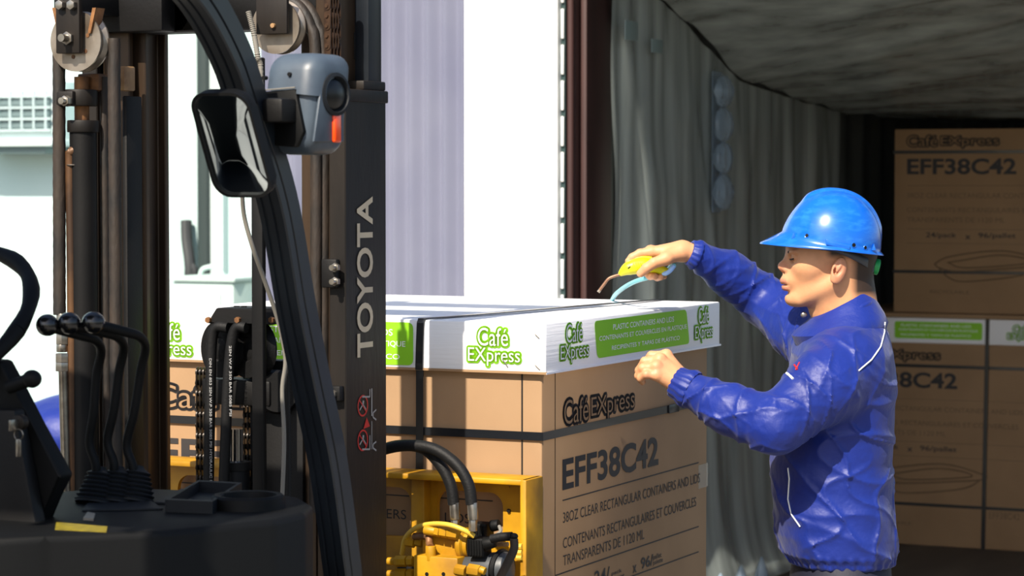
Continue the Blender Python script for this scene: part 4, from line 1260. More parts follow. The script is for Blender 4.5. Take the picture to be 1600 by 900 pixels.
for x0, x1, r in ((635, 648, .011), (650, 660, .010)):
    MB().cyl(P(x0, 846, .06), P(x1, 848, .06), r, n=6, bev=.001).build('hose_fitting', M_YEL, fk)
MB().tube([P(648, 838, .05), P(668, 838, .03), P(671, 850, .02), P(673, 855, .01)], .0075, 12).build('elbow_pipe', M_BROWN, fk)
p = P(733, 850, .05)
MB().lathe([(.03, -.012), (.034, -.008), (.034, 0), (.028, .004), (.028, .012)], p - Vector((.006, 0, 0)), (1, 0, 0), 28).build('valve_collar', M_YEL, fk)
def coil(c, w, h, d, name='solenoid_coil'):
    o = MB().box((c.x - w / 2, c.y - d / 2, c.z - h / 2), (c.x + w / 2, c.y + d / 2, c.z + h / 2), .003).build(name, M_PLAST, fk)
    for k in range(6):
        x = c.x - w / 2 + w * (k + .5) / 6
        MB().box((x - .0015, c.y - d / 2 - .002, c.z - h / 2 + .004), (x + .0015, c.y - d / 2 + .001, c.z + h / 2 - .004)).build('cooling_rib', M_PLAST, o)
    return o
coil(P(749, 854, .03), .036, .038, .04)
coil(P(754, 828, .08), .034, .03, .04)
MB().cyl(P(758, 850, .02), P(774, 847, .02), .014, .010, n=18, bev=.001).build('coil_connector', M_PLAST, fk)
MB().cyl(P(768, 822, .07), P(780, 820, .07), .012, .011, n=18, bev=.001).build('coil_connector', M_PLAST, fk)
MB().tube([P(780, 822, .06), P(782, 830, .05), P(776, 836, .04), P(766, 842, .03)], .0035, 8).build('wire', M_GREYCAB, fk)
MB().tube([P(768, 842, 0), P(784, 839, 0), P(800, 838, 0)], .009, 12).build('cable', M_RUBBERB, fk)
MB().ball(P(803, 838), .0085, (1, 1, .8)).build('cable_knob', M_RUBBERB, fk)
MB().tube([P(803, 842, -.01), P(803, 858, -.01), P(794, 878, -.01), P(780, 905, -.01)], .0085, 12).build('cable', M_RUBBER, fk)
for x0, x1 in ((778, 786), (787, 794)):
    MB().cyl(P(x0, 851, .02), P(x1, 850, .02), .0045, n=8).build('brass_pin', M_BEIGE, fk)
for py in (854, 863, 871): MB().cyl(P(808, py, .1), P(816, py, .1), .006, n=8).build('brass_pin', M_YELH, fk)
MB().cyl(P(728, 892, .05), P(795, 888, .05), .034, n=28, bev=.006).build('motor_body', mat('motor_grey', (58, 62, 66), .45), fk)
MB().lathe([(.038, -.006), (.042, 0), (.038, .006), (.026, .006), (.026, -.006)], P(784, 890, .05), (1, -.2, 0), 28).build('motor_flange', M_PLAST, fk)
for x0, x1, r in ((712, 728, .012), (732, 750, .0125), (750, 758, .008)):
    MB().cyl(P(x0, 890, -.01), P(x1, 893, -.01), r, n=6 if r > .01 else 14, bev=.001).build('hose_fitting', M_YEL, fk)
MB().tube([P(628, 866, .07), P(633, 842, .06), P(648, 826, .04), P(672, 819, .02), P(700, 820, .0), P(724, 828, .0), P(741, 838, .01)], .0052, 12).build('yellow_hose', M_YELH, fk, 60)
for k, (dx, dv) in enumerate(((0, .02), (28, 0))):
    pts = [P(560, 720, dv), P(600, 702, dv), P(630 + dx * .3, 696, dv), P(662 + dx * .6, 701 + k, dv), P(688 + dx * .9, 726, dv), P(704 + dx, 757, dv), P(709 + dx, 788, dv)]
    MB().tube(pts, .0118, 16, k=10).build('arched_hose', M_RUBBERB, fk, 60)
    a, b = P(710 + dx, 785, dv), P(711 + dx, 812, dv)
    MB().cyl(b, a, .0105, n=20, bev=.001).build('hose_ferrule', M_STEEL, fk)
    MB().cyl(P(711 + dx, 830, dv), b, .0085, n=6, bev=.001).build('hose_ferrule', M_STEEL, fk)

# ================================================================== PEOPLE
def attr_mat(name, rough, bump=.0, bscale=300, sss=0.0, spec=.4):
    m = bpy.data.materials.new(name); m.use_nodes = True
    nt = m.node_tree; b = nt.nodes['Principled BSDF']
    at_ = nt.nodes.new('ShaderNodeAttribute'); at_.attribute_name = 'tint'
    tc = nt.nodes.new('ShaderNodeTexCoord'); nz = nt.nodes.new('ShaderNodeTexNoise')
    nz.inputs['Scale'].default_value = 60; nz.inputs['Detail'].default_value = 4
    nt.links.new(tc.outputs['Object'], nz.inputs['Vector'])
    mx = nt.nodes.new('ShaderNodeMix'); mx.data_type = 'RGBA'; mx.blend_type = 'MULTIPLY'; mx.inputs[0].default_value = .25
    nt.links.new(at_.outputs['Color'], mx.inputs[6]); nt.links.new(nz.outputs['Fac'], mx.inputs[7])
    nt.links.new(mx.outputs[2], b.inputs['Base Color'])
    b.inputs['Roughness'].default_value = rough
    b.inputs['Specular IOR Level'].default_value = spec
    b.inputs['Subsurface Weight'].default_value = sss
    b.inputs['Subsurface Radius'].default_value = (.012, .005, .003)
    b.inputs['Subsurface Scale'].default_value = .5
    if bump:
        n2 = nt.nodes.new('ShaderNodeTexNoise'); n2.inputs['Scale'].default_value = bscale
        bp = nt.nodes.new('ShaderNodeBump'); bp.inputs['Strength'].default_value = bump; bp.inputs['Distance'].default_value = .004
        nt.links.new(tc.outputs['Object'], n2.inputs['Vector']); nt.links.new(n2.outputs['Fac'], bp.inputs['Height'])
        nt.links.new(bp.outputs[0], b.inputs['Normal'])
    return m
M_SKIN = attr_mat('skin', .5, .08, 400, .12)
M_JACKET = mat('jacket_blue_nylon', (7, 36, 124), .5, col2=(6, 31, 110), scale=5, bump=.3, bscale=30, sheen=.1, spec=.4)
M_TROUS = mat('trousers_navy', (13, 16, 36), .7, bump=.1, bscale=200)
M_PIPE = mat('reflective_piping', (222, 224, 222), .35)
M_HELMET = mat('helmet_blue', (10, 92, 194), .24, col2=(34, 114, 206), scale=38, coat=.35, stretch=(1, 1, 2.5), lo=.45, hi=.8)
M_HELMIN = mat('helmet_band_grey', (58, 62, 66), .5)
M_GREENK = mat('ratchet_green', (24, 150, 74), .45)
M_SHOE = mat('shoe_black', (20, 20, 22), .5)

YP = 5.45
def Wp(px, py, dy=0.0): return np.array(at(px, py, YP + dy))
PX = YP / FPX                                        # metres per pixel at the worker

man = thing('person', 'worker in blue jacket and blue hard hat reaching over the box with an air gun', 'person', Matrix.Translation((Wp(1310, 700)[0], YP, 0)))
MINV = man.matrix_world.inverted()
OFFM = np.array(man.location)

def sdf_obj(parts, name, m, parent, off=OFFM, tint=None):
    me = np_mesh(name, [(P - off, q) for P, q in parts])
    if tint is not None:
        V = np.concatenate([P for P, _ in parts])
        colr = tint(V)
        a = me.attributes.new('tint', 'FLOAT_COLOR', 'POINT')
        a.data.foreach_set('color', np.concatenate([colr, np.ones((len(V), 1))], 1).astype(np.float32).ravel())
    me.materials.append(m); me.shade_smooth()
    o = bpy.data.objects.new(name, me); COL.objects.link(o); o.parent = parent
    return o

# ---- head and neck
def head_sdf():
    lo = Wp(1200, 560); hi = Wp(1392, 290)
    g = G((lo[0], YP - .115, lo[2]), (hi[0], YP + .115, hi[2]), .0021)
    g.y = np.abs(g.y - YP)                            # mirrored halves; lateral coordinate = distance from the mid plane
    E = lambda px, py, dy, r, **k: g.ell((Wp(px, py)[0], dy, Wp(px, py)[2]), r, **k)
    S = lambda px, py, dy: (Wp(px, py)[0], dy, Wp(px, py)[2])
    f = E(1308, 372, 0, (.092, .076, .092))
    f = smin(f, E(1272, 408, 0, (.058, .060, .066)), .03)
    f = smin(f, E(1257, 388, 0, (.034, .050, .028)), .02)          # forehead / brow
    f = smin(f, E(1260, 417, .036, (.026, .022, .022)), .02)       # cheekbones
    f = smin(f, E(1264, 445, 0, (.042, .041, .040)), .025)         # lower face
    f = smin(f, g.cap(S(1296, 442, .050), S(1250, 467, .022), .014, .014), .022)   # jaw line
    f = smin(f, E(1241.5, 467, 0, (.021, .024, .017)), .014)         # chin
    f = smin(f, E(1236.5, 437, 0, (.0205, .027, .021)), .014)         # muzzle
    f = smin(f, g.cap(S(1238, 398, 0), S(1224.5, 415, 0), .0075, .0095), .012)     # nose bridge
    f = smin(f, E(1223.5, 416.5, 0, (.0108, .0115, .0098)), .006)
    f = smin(f, E(1230, 420.5, .0125, (.0095, .0075, .0075)), .006)
    f = smin(f, g.cap(S(1225, 420, 0), S(1230, 428, 0), .0045, .005), .006)
    f = smax(f, -E(1226, 425.5, .006, (.005, .0038, .003)), .003)  # nostril
    f = smin(f, E(1225.5, 439, 0, (.0085, .021, .0058)), .009)   # lips
    f = smin(f, E(1228.5, 450, 0, (.0088, .019, .0062)), .009)
    f = smax(f, -E(1221, 444.8, 0, (.0165, .027, .0010)), .002)
    f = smax(f, -E(1228, 457.5, 0, (.005, .018, .003)), .006)       # dip above the chin
    f = smax(f, -E(1237, 402, .033, (.011, .016, .010)), .010)     # eye socket
    f = smin(f, E(1243, 402, .031, (.0125, .0135, .0105)), .003)   # lid over the eye
    f = smax(f, -E(1236, 404.6, .033, (.0085, .014, .0008)), .0012)
    f = smin(f, E(1240, 392, .028, (.012, .022, .0055)), .008)     # brow ridge
    # neck
    f = smin(f, g.cap(S(1322, 420, 0), S(1336, 545, 0), .055, .062), .03)
    f = smin(f, g.cap(S(1294, 460, 0), S(1316, 545, 0), .040, .042), .028)
    f = smin(f, E(1276, 487, 0, (.014, .016, .016)), .012)
    # ears
    tl = -.30
    ear = g.ell(S(1303.5, 421, .077), (.0165, .0085, .0295), Ry=tl, Rz=-.25)
    ear = smax(ear, -g.ell(S(1302.5, 417.5, .0885), (.0098, .0085, .0185), Ry=tl, Rz=-.25), .003)
    ear = smax(ear, -g.ell(S(1298.5, 422, .0825), (.0055, .009, .0075)), .003)
    ear = smin(ear, g.ell(S(1303.5, 416, .0805), (.0042, .005, .0125), Ry=tl - .25), .003)
    ear = smin(ear, g.ell(S(1295.5, 434, .0785), (.0075, .005, .0085)), .004)
    f = smin(f, ear, .004)
    g.y = g.y                                        # restore below
    gg = G((lo[0], YP - .115, lo[2]), (hi[0], YP + .115, hi[2]), .0021)
    return surface(gg, f)

# ---- hands
def hand(lo, hi, palm, fingers, extra=()):
    g = G(lo, hi, .0018)
    f = None
    for a, b, ra, rb in palm:
        q = g.cap(Wp(*a), Wp(*b), ra, rb); f = q if f is None else smin(f, q, .012)
    for pts, rs in fingers:
        q = g.chain([Wp(*p) for p in pts], rs, .003); f = smin(f, q, .0045)
    for c, r in extra:
        f = smin(f, g.ell(Wp(*c), (r, r, r)), .008)
    return surface(g, f)

def right_hand():
    lo = Wp(975, 446, .24); hi = Wp(1100, 368, .24)
    lo = (lo[0], YP + .16, lo[2]); hi = (hi[0], YP + .34, hi[2])
    palm = [((1100, 400, .245), (1066, 393, .245), .023, .021), ((1066, 391, .24), (1018, 394, .245), .020, .0125), ((1066, 392, .25), (1016, 395, .265), .020, .0125),
            ((1066, 393, .26), (1022, 396, .28), .019, .012), ((1064, 395, .265), (1031, 399, .292), .018, .011), ((1060, 396, .232), (1040, 404, .212), .017, .0145)]
    fing = [([(1018, 393, .243), (1000, 396, .243), (988, 402, .242), (982, 408, .242)], [.0115, .0100, .0090, .0078]),
            ([(1016, 394, .266), (1002, 404, .280), (1004, 420, .278), (1016, 431, .252), (1023, 432, .232)], [.0115, .0102, .0095, .009, .0076]),
            ([(1022, 396, .281), (1012, 410, .294), (1016, 425, .288), (1027, 433, .258), (1033, 433, .236)], [.011, .0098, .0092, .0088, .0074]),
            ([(1031, 399, .292), (1024, 413, .303), (1027, 425, .296), (1034, 431, .270), (1038, 432, .250)], [.0098, .0086, .008, .0076, .0064]),
            ([(1042, 404, .211), (1022, 411, .204), (1010, 419, .206), (1001, 427, .212)], [.0145, .0118, .0108, .0092])]
    return hand(lo, hi, palm, fing, [((1016, 390, .252), .010)])

def left_hand():
    lo = Wp(985, 622, -.11); hi = Wp(1090, 536, -.11)
    lo = (lo[0], YP - .19, lo[2]); hi = (hi[0], YP + .02, hi[2])
    palm = [((1088, 612, -.125), (1064, 598, -.115), .026, .0225), ((1064, 594, -.105), (1041, 557, -.085), .021, .0135), ((1062, 595, -.115), (1031, 563, -.108), .021, .0135),
            ((1061, 598, -.12), (1026, 574, -.125), .020, .013), ((1060, 602, -.12), (1027, 587, -.132), .017, .0115), ((1062, 590, -.095), (1046, 574, -.06), .018, .015)]
    fing = [([(1041, 557, -.085), (1018, 556, -.078), (1007, 569, -.062), (1008, 582, -.050)], [.0125, .0102, .0094, .008]),
            ([(1031, 563, -.108), (1008, 565, -.104), (999, 579, -.088), (1001, 590, -.072)], [.0125, .0102, .0094, .0078]),
            ([(1026, 574, -.125), (1005, 575, -.124), (998, 587, -.108), (1002, 594, -.092)], [.0118, .0098, .009, .0076]),
            ([(1027, 587, -.132), (1010, 585, -.136), (1001, 591, -.122), (1004, 597, -.106)], [.0105, .0086, .008, .0066]),
            ([(1046, 574, -.062), (1028, 580, -.045), (1014, 586, -.040)], [.0145, .0112, .0088])]
    return hand(lo, hi, palm, fing, [((1041, 554, -.088), .0105), ((1031, 560, -.111), .0108), ((1025, 572, -.130), .0102), ((1026, 585, -.135), .009)])

# joints
SH_L, EL_L, WR_L = (1318, 565, -.150), (1210, 668, -.235), (1076, 606, -.125)
SH_R, EL_R, WR_R = (1285, 548, .165), (1190, 470, .340), (1086, 398, .245)
def body_rest():
    g = G((Wp(1050, 900)[0], YP - .36, .0), (Wp(1400, 900)[0], YP + .46, 1.52), .014)
    f = g.ell(Wp(1312, 640), (.100, .155, .165))
    f = smin(f, g.ell(Wp(1310, 780), (.095, .145, .18)), .06)
    f = smin(f, g.cap(Wp(1328, 580), Wp(1326, 480), .06, .052), .04)
    for s, e, w in ((SH_L, EL_L, WR_L), (SH_R, EL_R, WR_R)):
        f = smin(f, g.chain([Wp(*s), Wp(*e), Wp(*w)], [.052, .038, .024], .02), .04)
    for sy in (-1, 1):
        hx = Wp(1314, 880)[0]
        f = smin(f, g.chain([(hx, YP + sy * .085, .88), (hx - .02, YP + sy * .10, .48), (hx + .02, YP + sy * .10, .09)], [.085, .055, .04], .03), .05)
        f = smin(f, g.cap((hx + .03, YP + sy * .10, .045), (hx - .14, YP + sy * .11, .035), .035, .03), .03)
    return surface(g, f)

SKIN = np.array(lin((212, 154, 112))[:3]); LIP = np.array(lin((182, 114, 96))[:3]); HAIR = np.array(lin((30, 24, 21))[:3]); PINK = np.array(lin((198, 130, 104))[:3])
def skin_tint(V):
    c = np.tile(SKIN, (len(V), 1))
    def blend(c, col, w): return c * (1 - w[:, None]) + col * w[:, None]
    def d(px, py, rx, rz):
        p = Wp(px, py); return np.sqrt(((V[:, 0] - p[0]) / rx) ** 2 + ((V[:, 2] - p[2]) / rz) ** 2)
    head = V[:, 2] > Wp(1300, 500)[2]
    head &= V[:, 0] > Wp(1205, 440)[0]
    near = np.abs(V[:, 1] - YP)
    for p, r in (((1222, 439.5), (.012, .0075)), ((1224, 450.5), (.012, .0075))):
        w = np.clip(1.6 - d(*p, *r) * 1.3, 0, 1) * head * (near < .024); c = blend(c, LIP, w * .8)
    w = np.clip(1.3 - d(1220, 417, .018, .014), 0, 1) * head; c = blend(c, PINK, w * .6)
    w = np.clip(1.3 - d(1304, 421, .026, .036), 0, 1) * head * (near > .072); c = blend(c, PINK, w * .7)
    # cropped hair behind the ear and at the temple
    xb, zt = Wp(1322, 430)[0], Wp(1300, 404)[2]
    w = np.clip((V[:, 0] - xb) / .018, 0, 1) * np.clip((V[:, 2] - Wp(1340, 468)[2]) / .02, 0, 1)
    w2 = np.clip((V[:, 2] - zt) / .012, 0, 1) * np.clip((V[:, 0] - Wp(1283, 400)[0]) / .014, 0, 1)
    w = np.maximum(w, w2) * head * (near < .0775)
    c = blend(c, HAIR, w * .965)
    # knuckles
    for p in ((1030, 560), (1022, 572), (1006, 578)):
        w = np.clip(1.2 - d(*p, .016, .012), 0, 1) * (V[:, 1] < YP); c = blend(c, PINK, w * .35)
    return c
sdf_obj([head_sdf(), right_hand(), left_hand(), body_rest()], 'body', M_SKIN, man, tint=skin_tint)

# eyebrow and lash lines follow the face
def local(p): return Vector(p) - Vector(OFFM)
for s in (-1, 1):
    MB().tube([local(Wp(1232.5, 394, s * .022)), local(Wp(1236, 391.5, s * .034)), local(Wp(1245, 392.5, s * .046))], lambda t: .0030 * (1 - .6 * t), 8).build('eyebrow', mat('brow_hair', (38, 30, 26), .8), man, 60)
    MB().tube([local(Wp(1234.5, 405.2, s * .026)), local(Wp(1235.8, 405.6, s * .034)), local(Wp(1240.5, 404.2, s * .041))], .0016, 6).build('eyelashes', mat('brow_hair', (38, 30, 26), .8), man, 60)

# ---- jacket
ROWS = [(490, 1292, 1366, .080), (505, 1272, 1378, .105), (518, 1254, 1386, .140), (532, 1245, 1390, .172), (550, 1240, 1394, .192), (600, 1230, 1397, .195), (660, 1216, 1396, .185), (720, 1205, 1393, .178),
        (780, 1207, 1396, .178), (830, 1210, 1401, .180), (858, 1217, 1400, .178), (866, 1226, 1396, .170), (880, 1236, 1392, .164)]
def cloth_sdf(h=.0036):
    lo, hi = Wp(1048, 884), Wp(1412, 372)
    g = G((lo[0], YP - .345, lo[2]), (hi[0], YP + .44, hi[2]), h)
    zs = np.array([Wp(1300, r[0])[2] for r in ROWS])[::-1]
    xf = np.array([Wp(r[1], r[0])[0] for r in ROWS])[::-1]; xb = np.array([Wp(r[2], r[0])[0] for r in ROWS])[::-1]; hw = np.array([r[3] for r in ROWS])[::-1]
    z1 = g.z.ravel()
    XF, XB, HW = (np.interp(z1, zs, q).astype(np.float32)[None, None, :] for q in (xf, xb, hw))
    cx, a = (XF + XB) / 2, (XB - XF) / 2
    q = (np.abs((g.x - cx) / a) ** 2.5 + np.abs((g.y - YP) / HW) ** 2.5) ** (1 / 2.5)
    tor = (q - 1) * np.minimum(a, HW)
    # torso folds: long soft drapes plus short diagonal creases at the waist
    n1 = wav(g.x * 1.0, g.y * 1.0, g.z * .35, 11, 6, 24)
    n2 = wav(g.x * .7, g.y * .7, g.z * 1.6, 12, 6, 22)
    hem = np.clip((Wp(1300, 800)[2] - g.z) / .05, 0, 1)
    n3 = wav(g.x * .8, g.y * .8, g.z * 1.2, 14, 7, 52)
    dia = 1 - np.abs(np.sin((g.z * .8 + g.x * .9) * 30 + 2.2 * n1 + 1.2 * n2))
    ver = 1 - np.abs(np.sin((g.x - .22 * g.z + .3 * g.y) * 34 + 1.8 * n2))
    tor = tor - .0050 * (1 - np.abs(n2)) ** 5 - .0042 * dia ** 5 - .0036 * ver ** 5 * np.clip((Wp(1300, 690)[2] - g.z) / .06, .2, 1) - .0012 * n3 + .0035
    gath = np.sin(np.arctan2(g.y - YP, g.x - cx) * 46) * .0022
    tor = tor + gath * np.clip((Wp(1300, 852)[2] - g.z) / .015, 0, 1)
    tor = smax(tor, g.z - Wp(1300, 482)[2] - (g.x - Wp(1300, 500)[0]) * .28, .01)
    f = smax(tor, Wp(1300, 877)[2] - g.z, .008)
    def sleeve(pts, rs, seed, amp, ph, side):
        out = None
        P = [Wp(*p) for p in pts]
        acc = 0.0
        for a_, b_, ra, rb in zip(P, P[1:], rs, rs[1:]):
            d = b_ - a_; L = float(np.linalg.norm(d)); u = d / L
            e1 = np.cross(u, [0, 1, 0]); e1 /= np.linalg.norm(e1); e2 = np.cross(u, e1)
            s, t = g.cap(a_, b_, ra, rb, True)
            px_, py_ = (g.x - a_[0]) * e1[0] + (g.y - a_[1]) * e1[1] + (g.z - a_[2]) * e1[2], (g.x - a_[0]) * e2[0] + (g.y - a_[1]) * e2[1] + (g.z - a_[2]) * e2[2]
            al = acc + t * L
            w1 = wav(g.x, g.y, g.z, seed, 5, 16)
            co = al * 1.0 + .40 * px_ * ph + .22 * py_ * ph
            w2 = wav(g.x, g.y, g.z, seed + 4, 6, 38)
            r1 = 1 - np.abs(np.sin(co * 40 + 2.4 * w1 + .5 * w2))
            r2 = 1 - np.abs(np.sin((al - .75 * px_ * ph + .2 * py_) * 33 + 2.6 * w1 + seed))
            r3 = 1 - np.abs(np.sin((al * .6 + .9 * px_ * ph) * 70 + 3.0 * w2 + 1.3 * w1))
            msk = .45 + .55 * np.clip(.5 + .9 * wav(g.x, g.y, g.z, seed + 9, 5, 11), 0, 1)
            s = s - amp * msk * (r1 ** 4 * .75 + r2 ** 5 * .8 + r3 ** 4 * .28 - .30)
            acc += L
            out = s if out is None else smin(out, s, .018)
        return out
    sl = sleeve([(1322, 572, -.125), (1290, 602, -.185), (1212, 664, -.235), (1140, 640, -.185), (1074, 606, -.122)], [.084, .076, .060, .052, .037], 21, .0095, 1.0, -1)
    sr = sleeve([(1296, 545, .120), (1250, 515, .230), (1195, 470, .335), (1140, 428, .300), (1088, 398, .246)], [.080, .068, .056, .050, .031], 33, .0095, -1.0, 1)
    # gathered cuffs
    def cuff(f, w, e, seed):
        a_, b_ = Wp(*w), Wp(*e); u = (b_ - a_) / np.linalg.norm(b_ - a_)
        al = (g.x - a_[0]) * u[0] + (g.y - a_[1]) * u[1] + (g.z - a_[2]) * u[2]
        return smax(f, al, .004)
    sl = cuff(sl, (1076, 607, -.123), (1058, 597, -.112), 1)
    sl = cuff(sl, (1062, 599, -.115), (1050, 593, -.108), 1) if False else sl
    sr = cuff(sr, (1083, 396, .244), (1070, 390, .240), 2)
    f = smin(f, sl, .022); f = smin(f, sr, .03)
    return surface(g, f)
jk_parts = cloth_sdf()
jacket = sdf_obj([jk_parts], 'jacket', M_JACKET, man)
JB = BVHTree.FromPolygons([tuple(v) for v in jk_parts[0]], [tuple(q) for q in jk_parts[1]])
def on_jacket(px, py, lift=.002):
    d = ray(px, py).normalized()
    hit = JB.ray_cast(Vector((0, 0, EYE)), d)
    p = hit[0] if hit[0] is not None else at(px, py, YP - .18)
    return p - d * lift - Vector(OFFM)
# elastic cuff bands
def cuffband(a, b, r0, r1, name='cuff'):
    a, b = local(Wp(*a)), local(Wp(*b)); ax_ = (b - a).normalized(); x = ax_.orthogonal().normalized(); y = ax_.cross(x)
    mb = MB(); rings = []
    prof = [(r0 * .8, 0.0), (r0, .0), (r0 * 1.04, .25), (r1 * 1.05, .6), (r1, .95), (r1 * .94, 1.0), (r1 * .8, .98)]
    for r, t in prof:
        c = a.lerp(b, t)
        rings.append([mb.bm.verts.new(c + (x * math.cos(2 * PI * j / 60) + y * math.sin(2 * PI * j / 60)) * r * (1 + .035 * (j % 4 in (0, 1)) + .015 * math.sin(j * 1.7))) for j in range(60)])
    for A_, B_ in zip(rings, rings[1:]):
        for j in range(60): mb.bm.faces.new((A_[j], A_[(j + 1) % 60], B_[(j + 1) % 60], B_[j]))
    return mb.build(name, M_JACKET, jacket, 70)
cuffband((1082, 610, -.128), (1055, 596, -.111), .040, .033)
cuffband((1090, 399, .247), (1077, 394, .243), .033, .028)
# collar
mb = MB(); rings = []
def ringpts(cx, cy, rx, ry, fr, zf, zb):
    out = []
    for j in range(48):
        t = 2 * PI * j / 48
        c = math.cos(t); x = -rx * c * (fr if c > 0 else 1)
        z = (zf if c > 0 else zb) * abs(c)
        out.append(local(Wp(cx, cy)) + Vector((x, ry * math.sin(t), z)))
    return out
for args in ((1313, 536, .094, .120, .97, -.010, .012), (1312, 522, .0985, .127, 1.0, -.012, .014), (1312, 514, .1025, .130, 1.0, -.014, .016), (1311, 503, .0955, .114, .96, -.018, .021), (1309, 488, .080, .090, .88, -.024, .030), (1308, 476, .0685, .076, .80, -.028, .034), (1308, 474, .0655, .072, .79, -.028, .033), (1308.5, 476, .0625, .069, .78, -.028, .030), (1312, 500, .066, .072, .72, -.02, .018)):
    rings.append([mb.bm.verts.new(p) for p in ringpts(*args)])
for A_, B_ in zip(rings, rings[1:]):
    for j in range(48): mb.bm.faces.new((A_[j], A_[(j + 1) % 48], B_[(j + 1) % 48], B_[j]))
mb.build('collar', M_JACKET, jacket, 60)
MB().ball(local(Wp(1256, 492, -.012)), .007, (1, .6, 1), 14).build('collar_stud', M_STEEL, jacket)
def line_on(pts, r, name, m=M_PIPE):
    P = []
    for a, b in zip(pts, pts[1:]):
        n = max(2, int(math.hypot(a[0] - b[0], a[1] - b[1]) / 4))
        for i in range(n): P.append(on_jacket(a[0] + (b[0] - a[0]) * i / n, a[1] + (b[1] - a[1]) * i / n))
    P.append(on_jacket(*pts[-1]))
    return MB().tube(P, r, 6, False).build(name, m, jacket, 60)
line_on([(1383, 503), (1382, 520), (1376, 542), (1362, 562), (1342, 579)], .0016, 'yoke_piping')
line_on([(1231, 731), (1233, 748), (1231, 780), (1236, 803), (1250, 823)], .0015, 'pocket_zip')
for k, (x0, y0, x1, y1) in enumerate(((1229, 583, 1233, 586), (1234, 587, 1239, 592))):
    line_on([(x0, y0), (x1, y1)], .0026, 'chest_pocket_mark')
line_on([(1241, 570), (1246, 577)], .0018, 'chest_emblem', M_DECALR)
line_on([(1243, 578), (1249, 566)], .0013, 'chest_emblem', M_DECALR)

# ---- trousers and shoes
def trousers():
    hx = Wp(1314, 880)[0]
    g = G((hx - .26, YP - .27, .05), (hx + .20, YP + .27, .97), .008)
    f = g.ell((hx, YP, .88), (.108, .158, .15))
    for sy in (-1, 1):
        f = smin(f, g.chain([(hx, YP + sy * .085, .86), (hx - .02, YP + sy * .10, .48), (hx + .02, YP + sy * .10, .10)], [.098, .082, .072], .03), .03)
    f = f + .004 * wav(g.x, g.y, g.z, 5, 6, 30)
    f = smax(f, .09 - g.z, .006)
    return surface(g, f)
sdf_obj([trousers()], 'trousers', M_TROUS, man)
hx = Wp(1314, 880)[0]
for sy in (-1, 1):
    g = G((hx - .26, YP + sy * .105 - .07, -.002), (hx + .11, YP + sy * .105 + .07, .17), .006)
    f = g.cap((hx + .035, YP + sy * .10, .055), (hx - .16, YP + sy * .11, .045), .052, .046)
    f = smin(f, g.cap((hx + .02, YP + sy * .10, .06), (hx + .02, YP + sy * .10, .14), .05, .05), .03)
    f = smax(f, .001 - g.z, .004)
    sdf_obj([surface(g, f)], 'shoe', M_SHOE, man)

# ---- hard hat
HC = Vector(Wp(1298, 383)); tilt = math.atan2(20, 157)
hx_ = Vector((math.cos(tilt), 0, -math.sin(tilt))); hz_ = Vector((math.sin(tilt), 0, math.cos(tilt))); hy_ = Vector((0, 1, 0))
hat = bpy.data.objects.new('hard_hat', None); COL.objects.link(hat); hat.parent = man
def HP(x, y, z): return HC + hx_ * x + hy_ * y + hz_ * z - Vector(OFFM)
A_L, B_L, H_L = 78 * PX, .106, 86 * PX
NT, NP = 96, 30
mb = MB(); rings = []
for i in range(NP):
    ph = (PI / 2) * (i / NP)
    row = []
    cp, sp = math.cos(ph) ** .92, math.sin(ph) ** .95
    for j in range(NT):
        th = 2 * PI * j / NT
        x, y = math.cos(th) * cp, math.sin(th) * cp
        fr = max(0, -x)
        X, Y, Z = A_L * x * (1 - .05 * fr * math.sin(2 * ph)), B_L * y, H_L * sp
        Z += .016 * fr ** 2 * (1 - i / NP) ** 5
        w = max(0, 1 - (abs(Y) / .021) ** 4) if abs(Y) < .021 else 0
        w *= min(1, max(0, (Z - .084) / .014)) if x < 0 else min(1, max(0, (Z - .02) / .03))
        rr = 1 + .046 * w
        w2 = math.exp(-((abs(Y) - .05) / .007) ** 2) * min(1, max(0, (Z - .06) / .03))
        rr += .008 * w2
        row.append(mb.bm.verts.new(HP(X * rr, Y, Z * rr)))
    rings.append(row)
apex = mb.bm.verts.new(HP(0, 0, H_L * 1.046))
for a, b in zip(rings, rings[1:]):
    for j in range(NT): mb.bm.faces.new((a[j], a[(j + 1) % NT], b[(j + 1) % NT], b[j]))
for j in range(NT): mb.bm.faces.new((rings[-1][j], rings[-1][(j + 1) % NT], apex))
# brim: a rolled edge that grows into the visor in front
prev = rings[0]
for e_, dz in ((.35, -.004), (.75, -.0085), (1.0, -.0115), (1.02, -.0145), (.98, -.0150)):
    row = []
    for j in range(NT):
        th = 2 * PI * j / NT; c = -math.cos(th)
        ex = .0035 + .040 * max(0, c) ** 1.7 + .004 * max(0, -c) ** 2
        row.append(mb.bm.verts.new(HP((A_L + ex * e_) * math.cos(th), (B_L + (.005 + .004 * max(0, c)) * e_) * math.sin(th), dz * (.55 + .55 * max(0, c)) + .016 * max(0, c) ** 2 * (1 - min(1, e_)) ** 1.1)))
    for j in range(NT): mb.bm.faces.new((row[j], row[(j + 1) % NT], prev[(j + 1) % NT], prev[j]))
    prev = row
sh = mb.build('shell', M_HELMET, hat, 50)
sm = sh.modifiers.new('thickness', 'SOLIDIFY'); sm.thickness = .003; sm.offset = -1
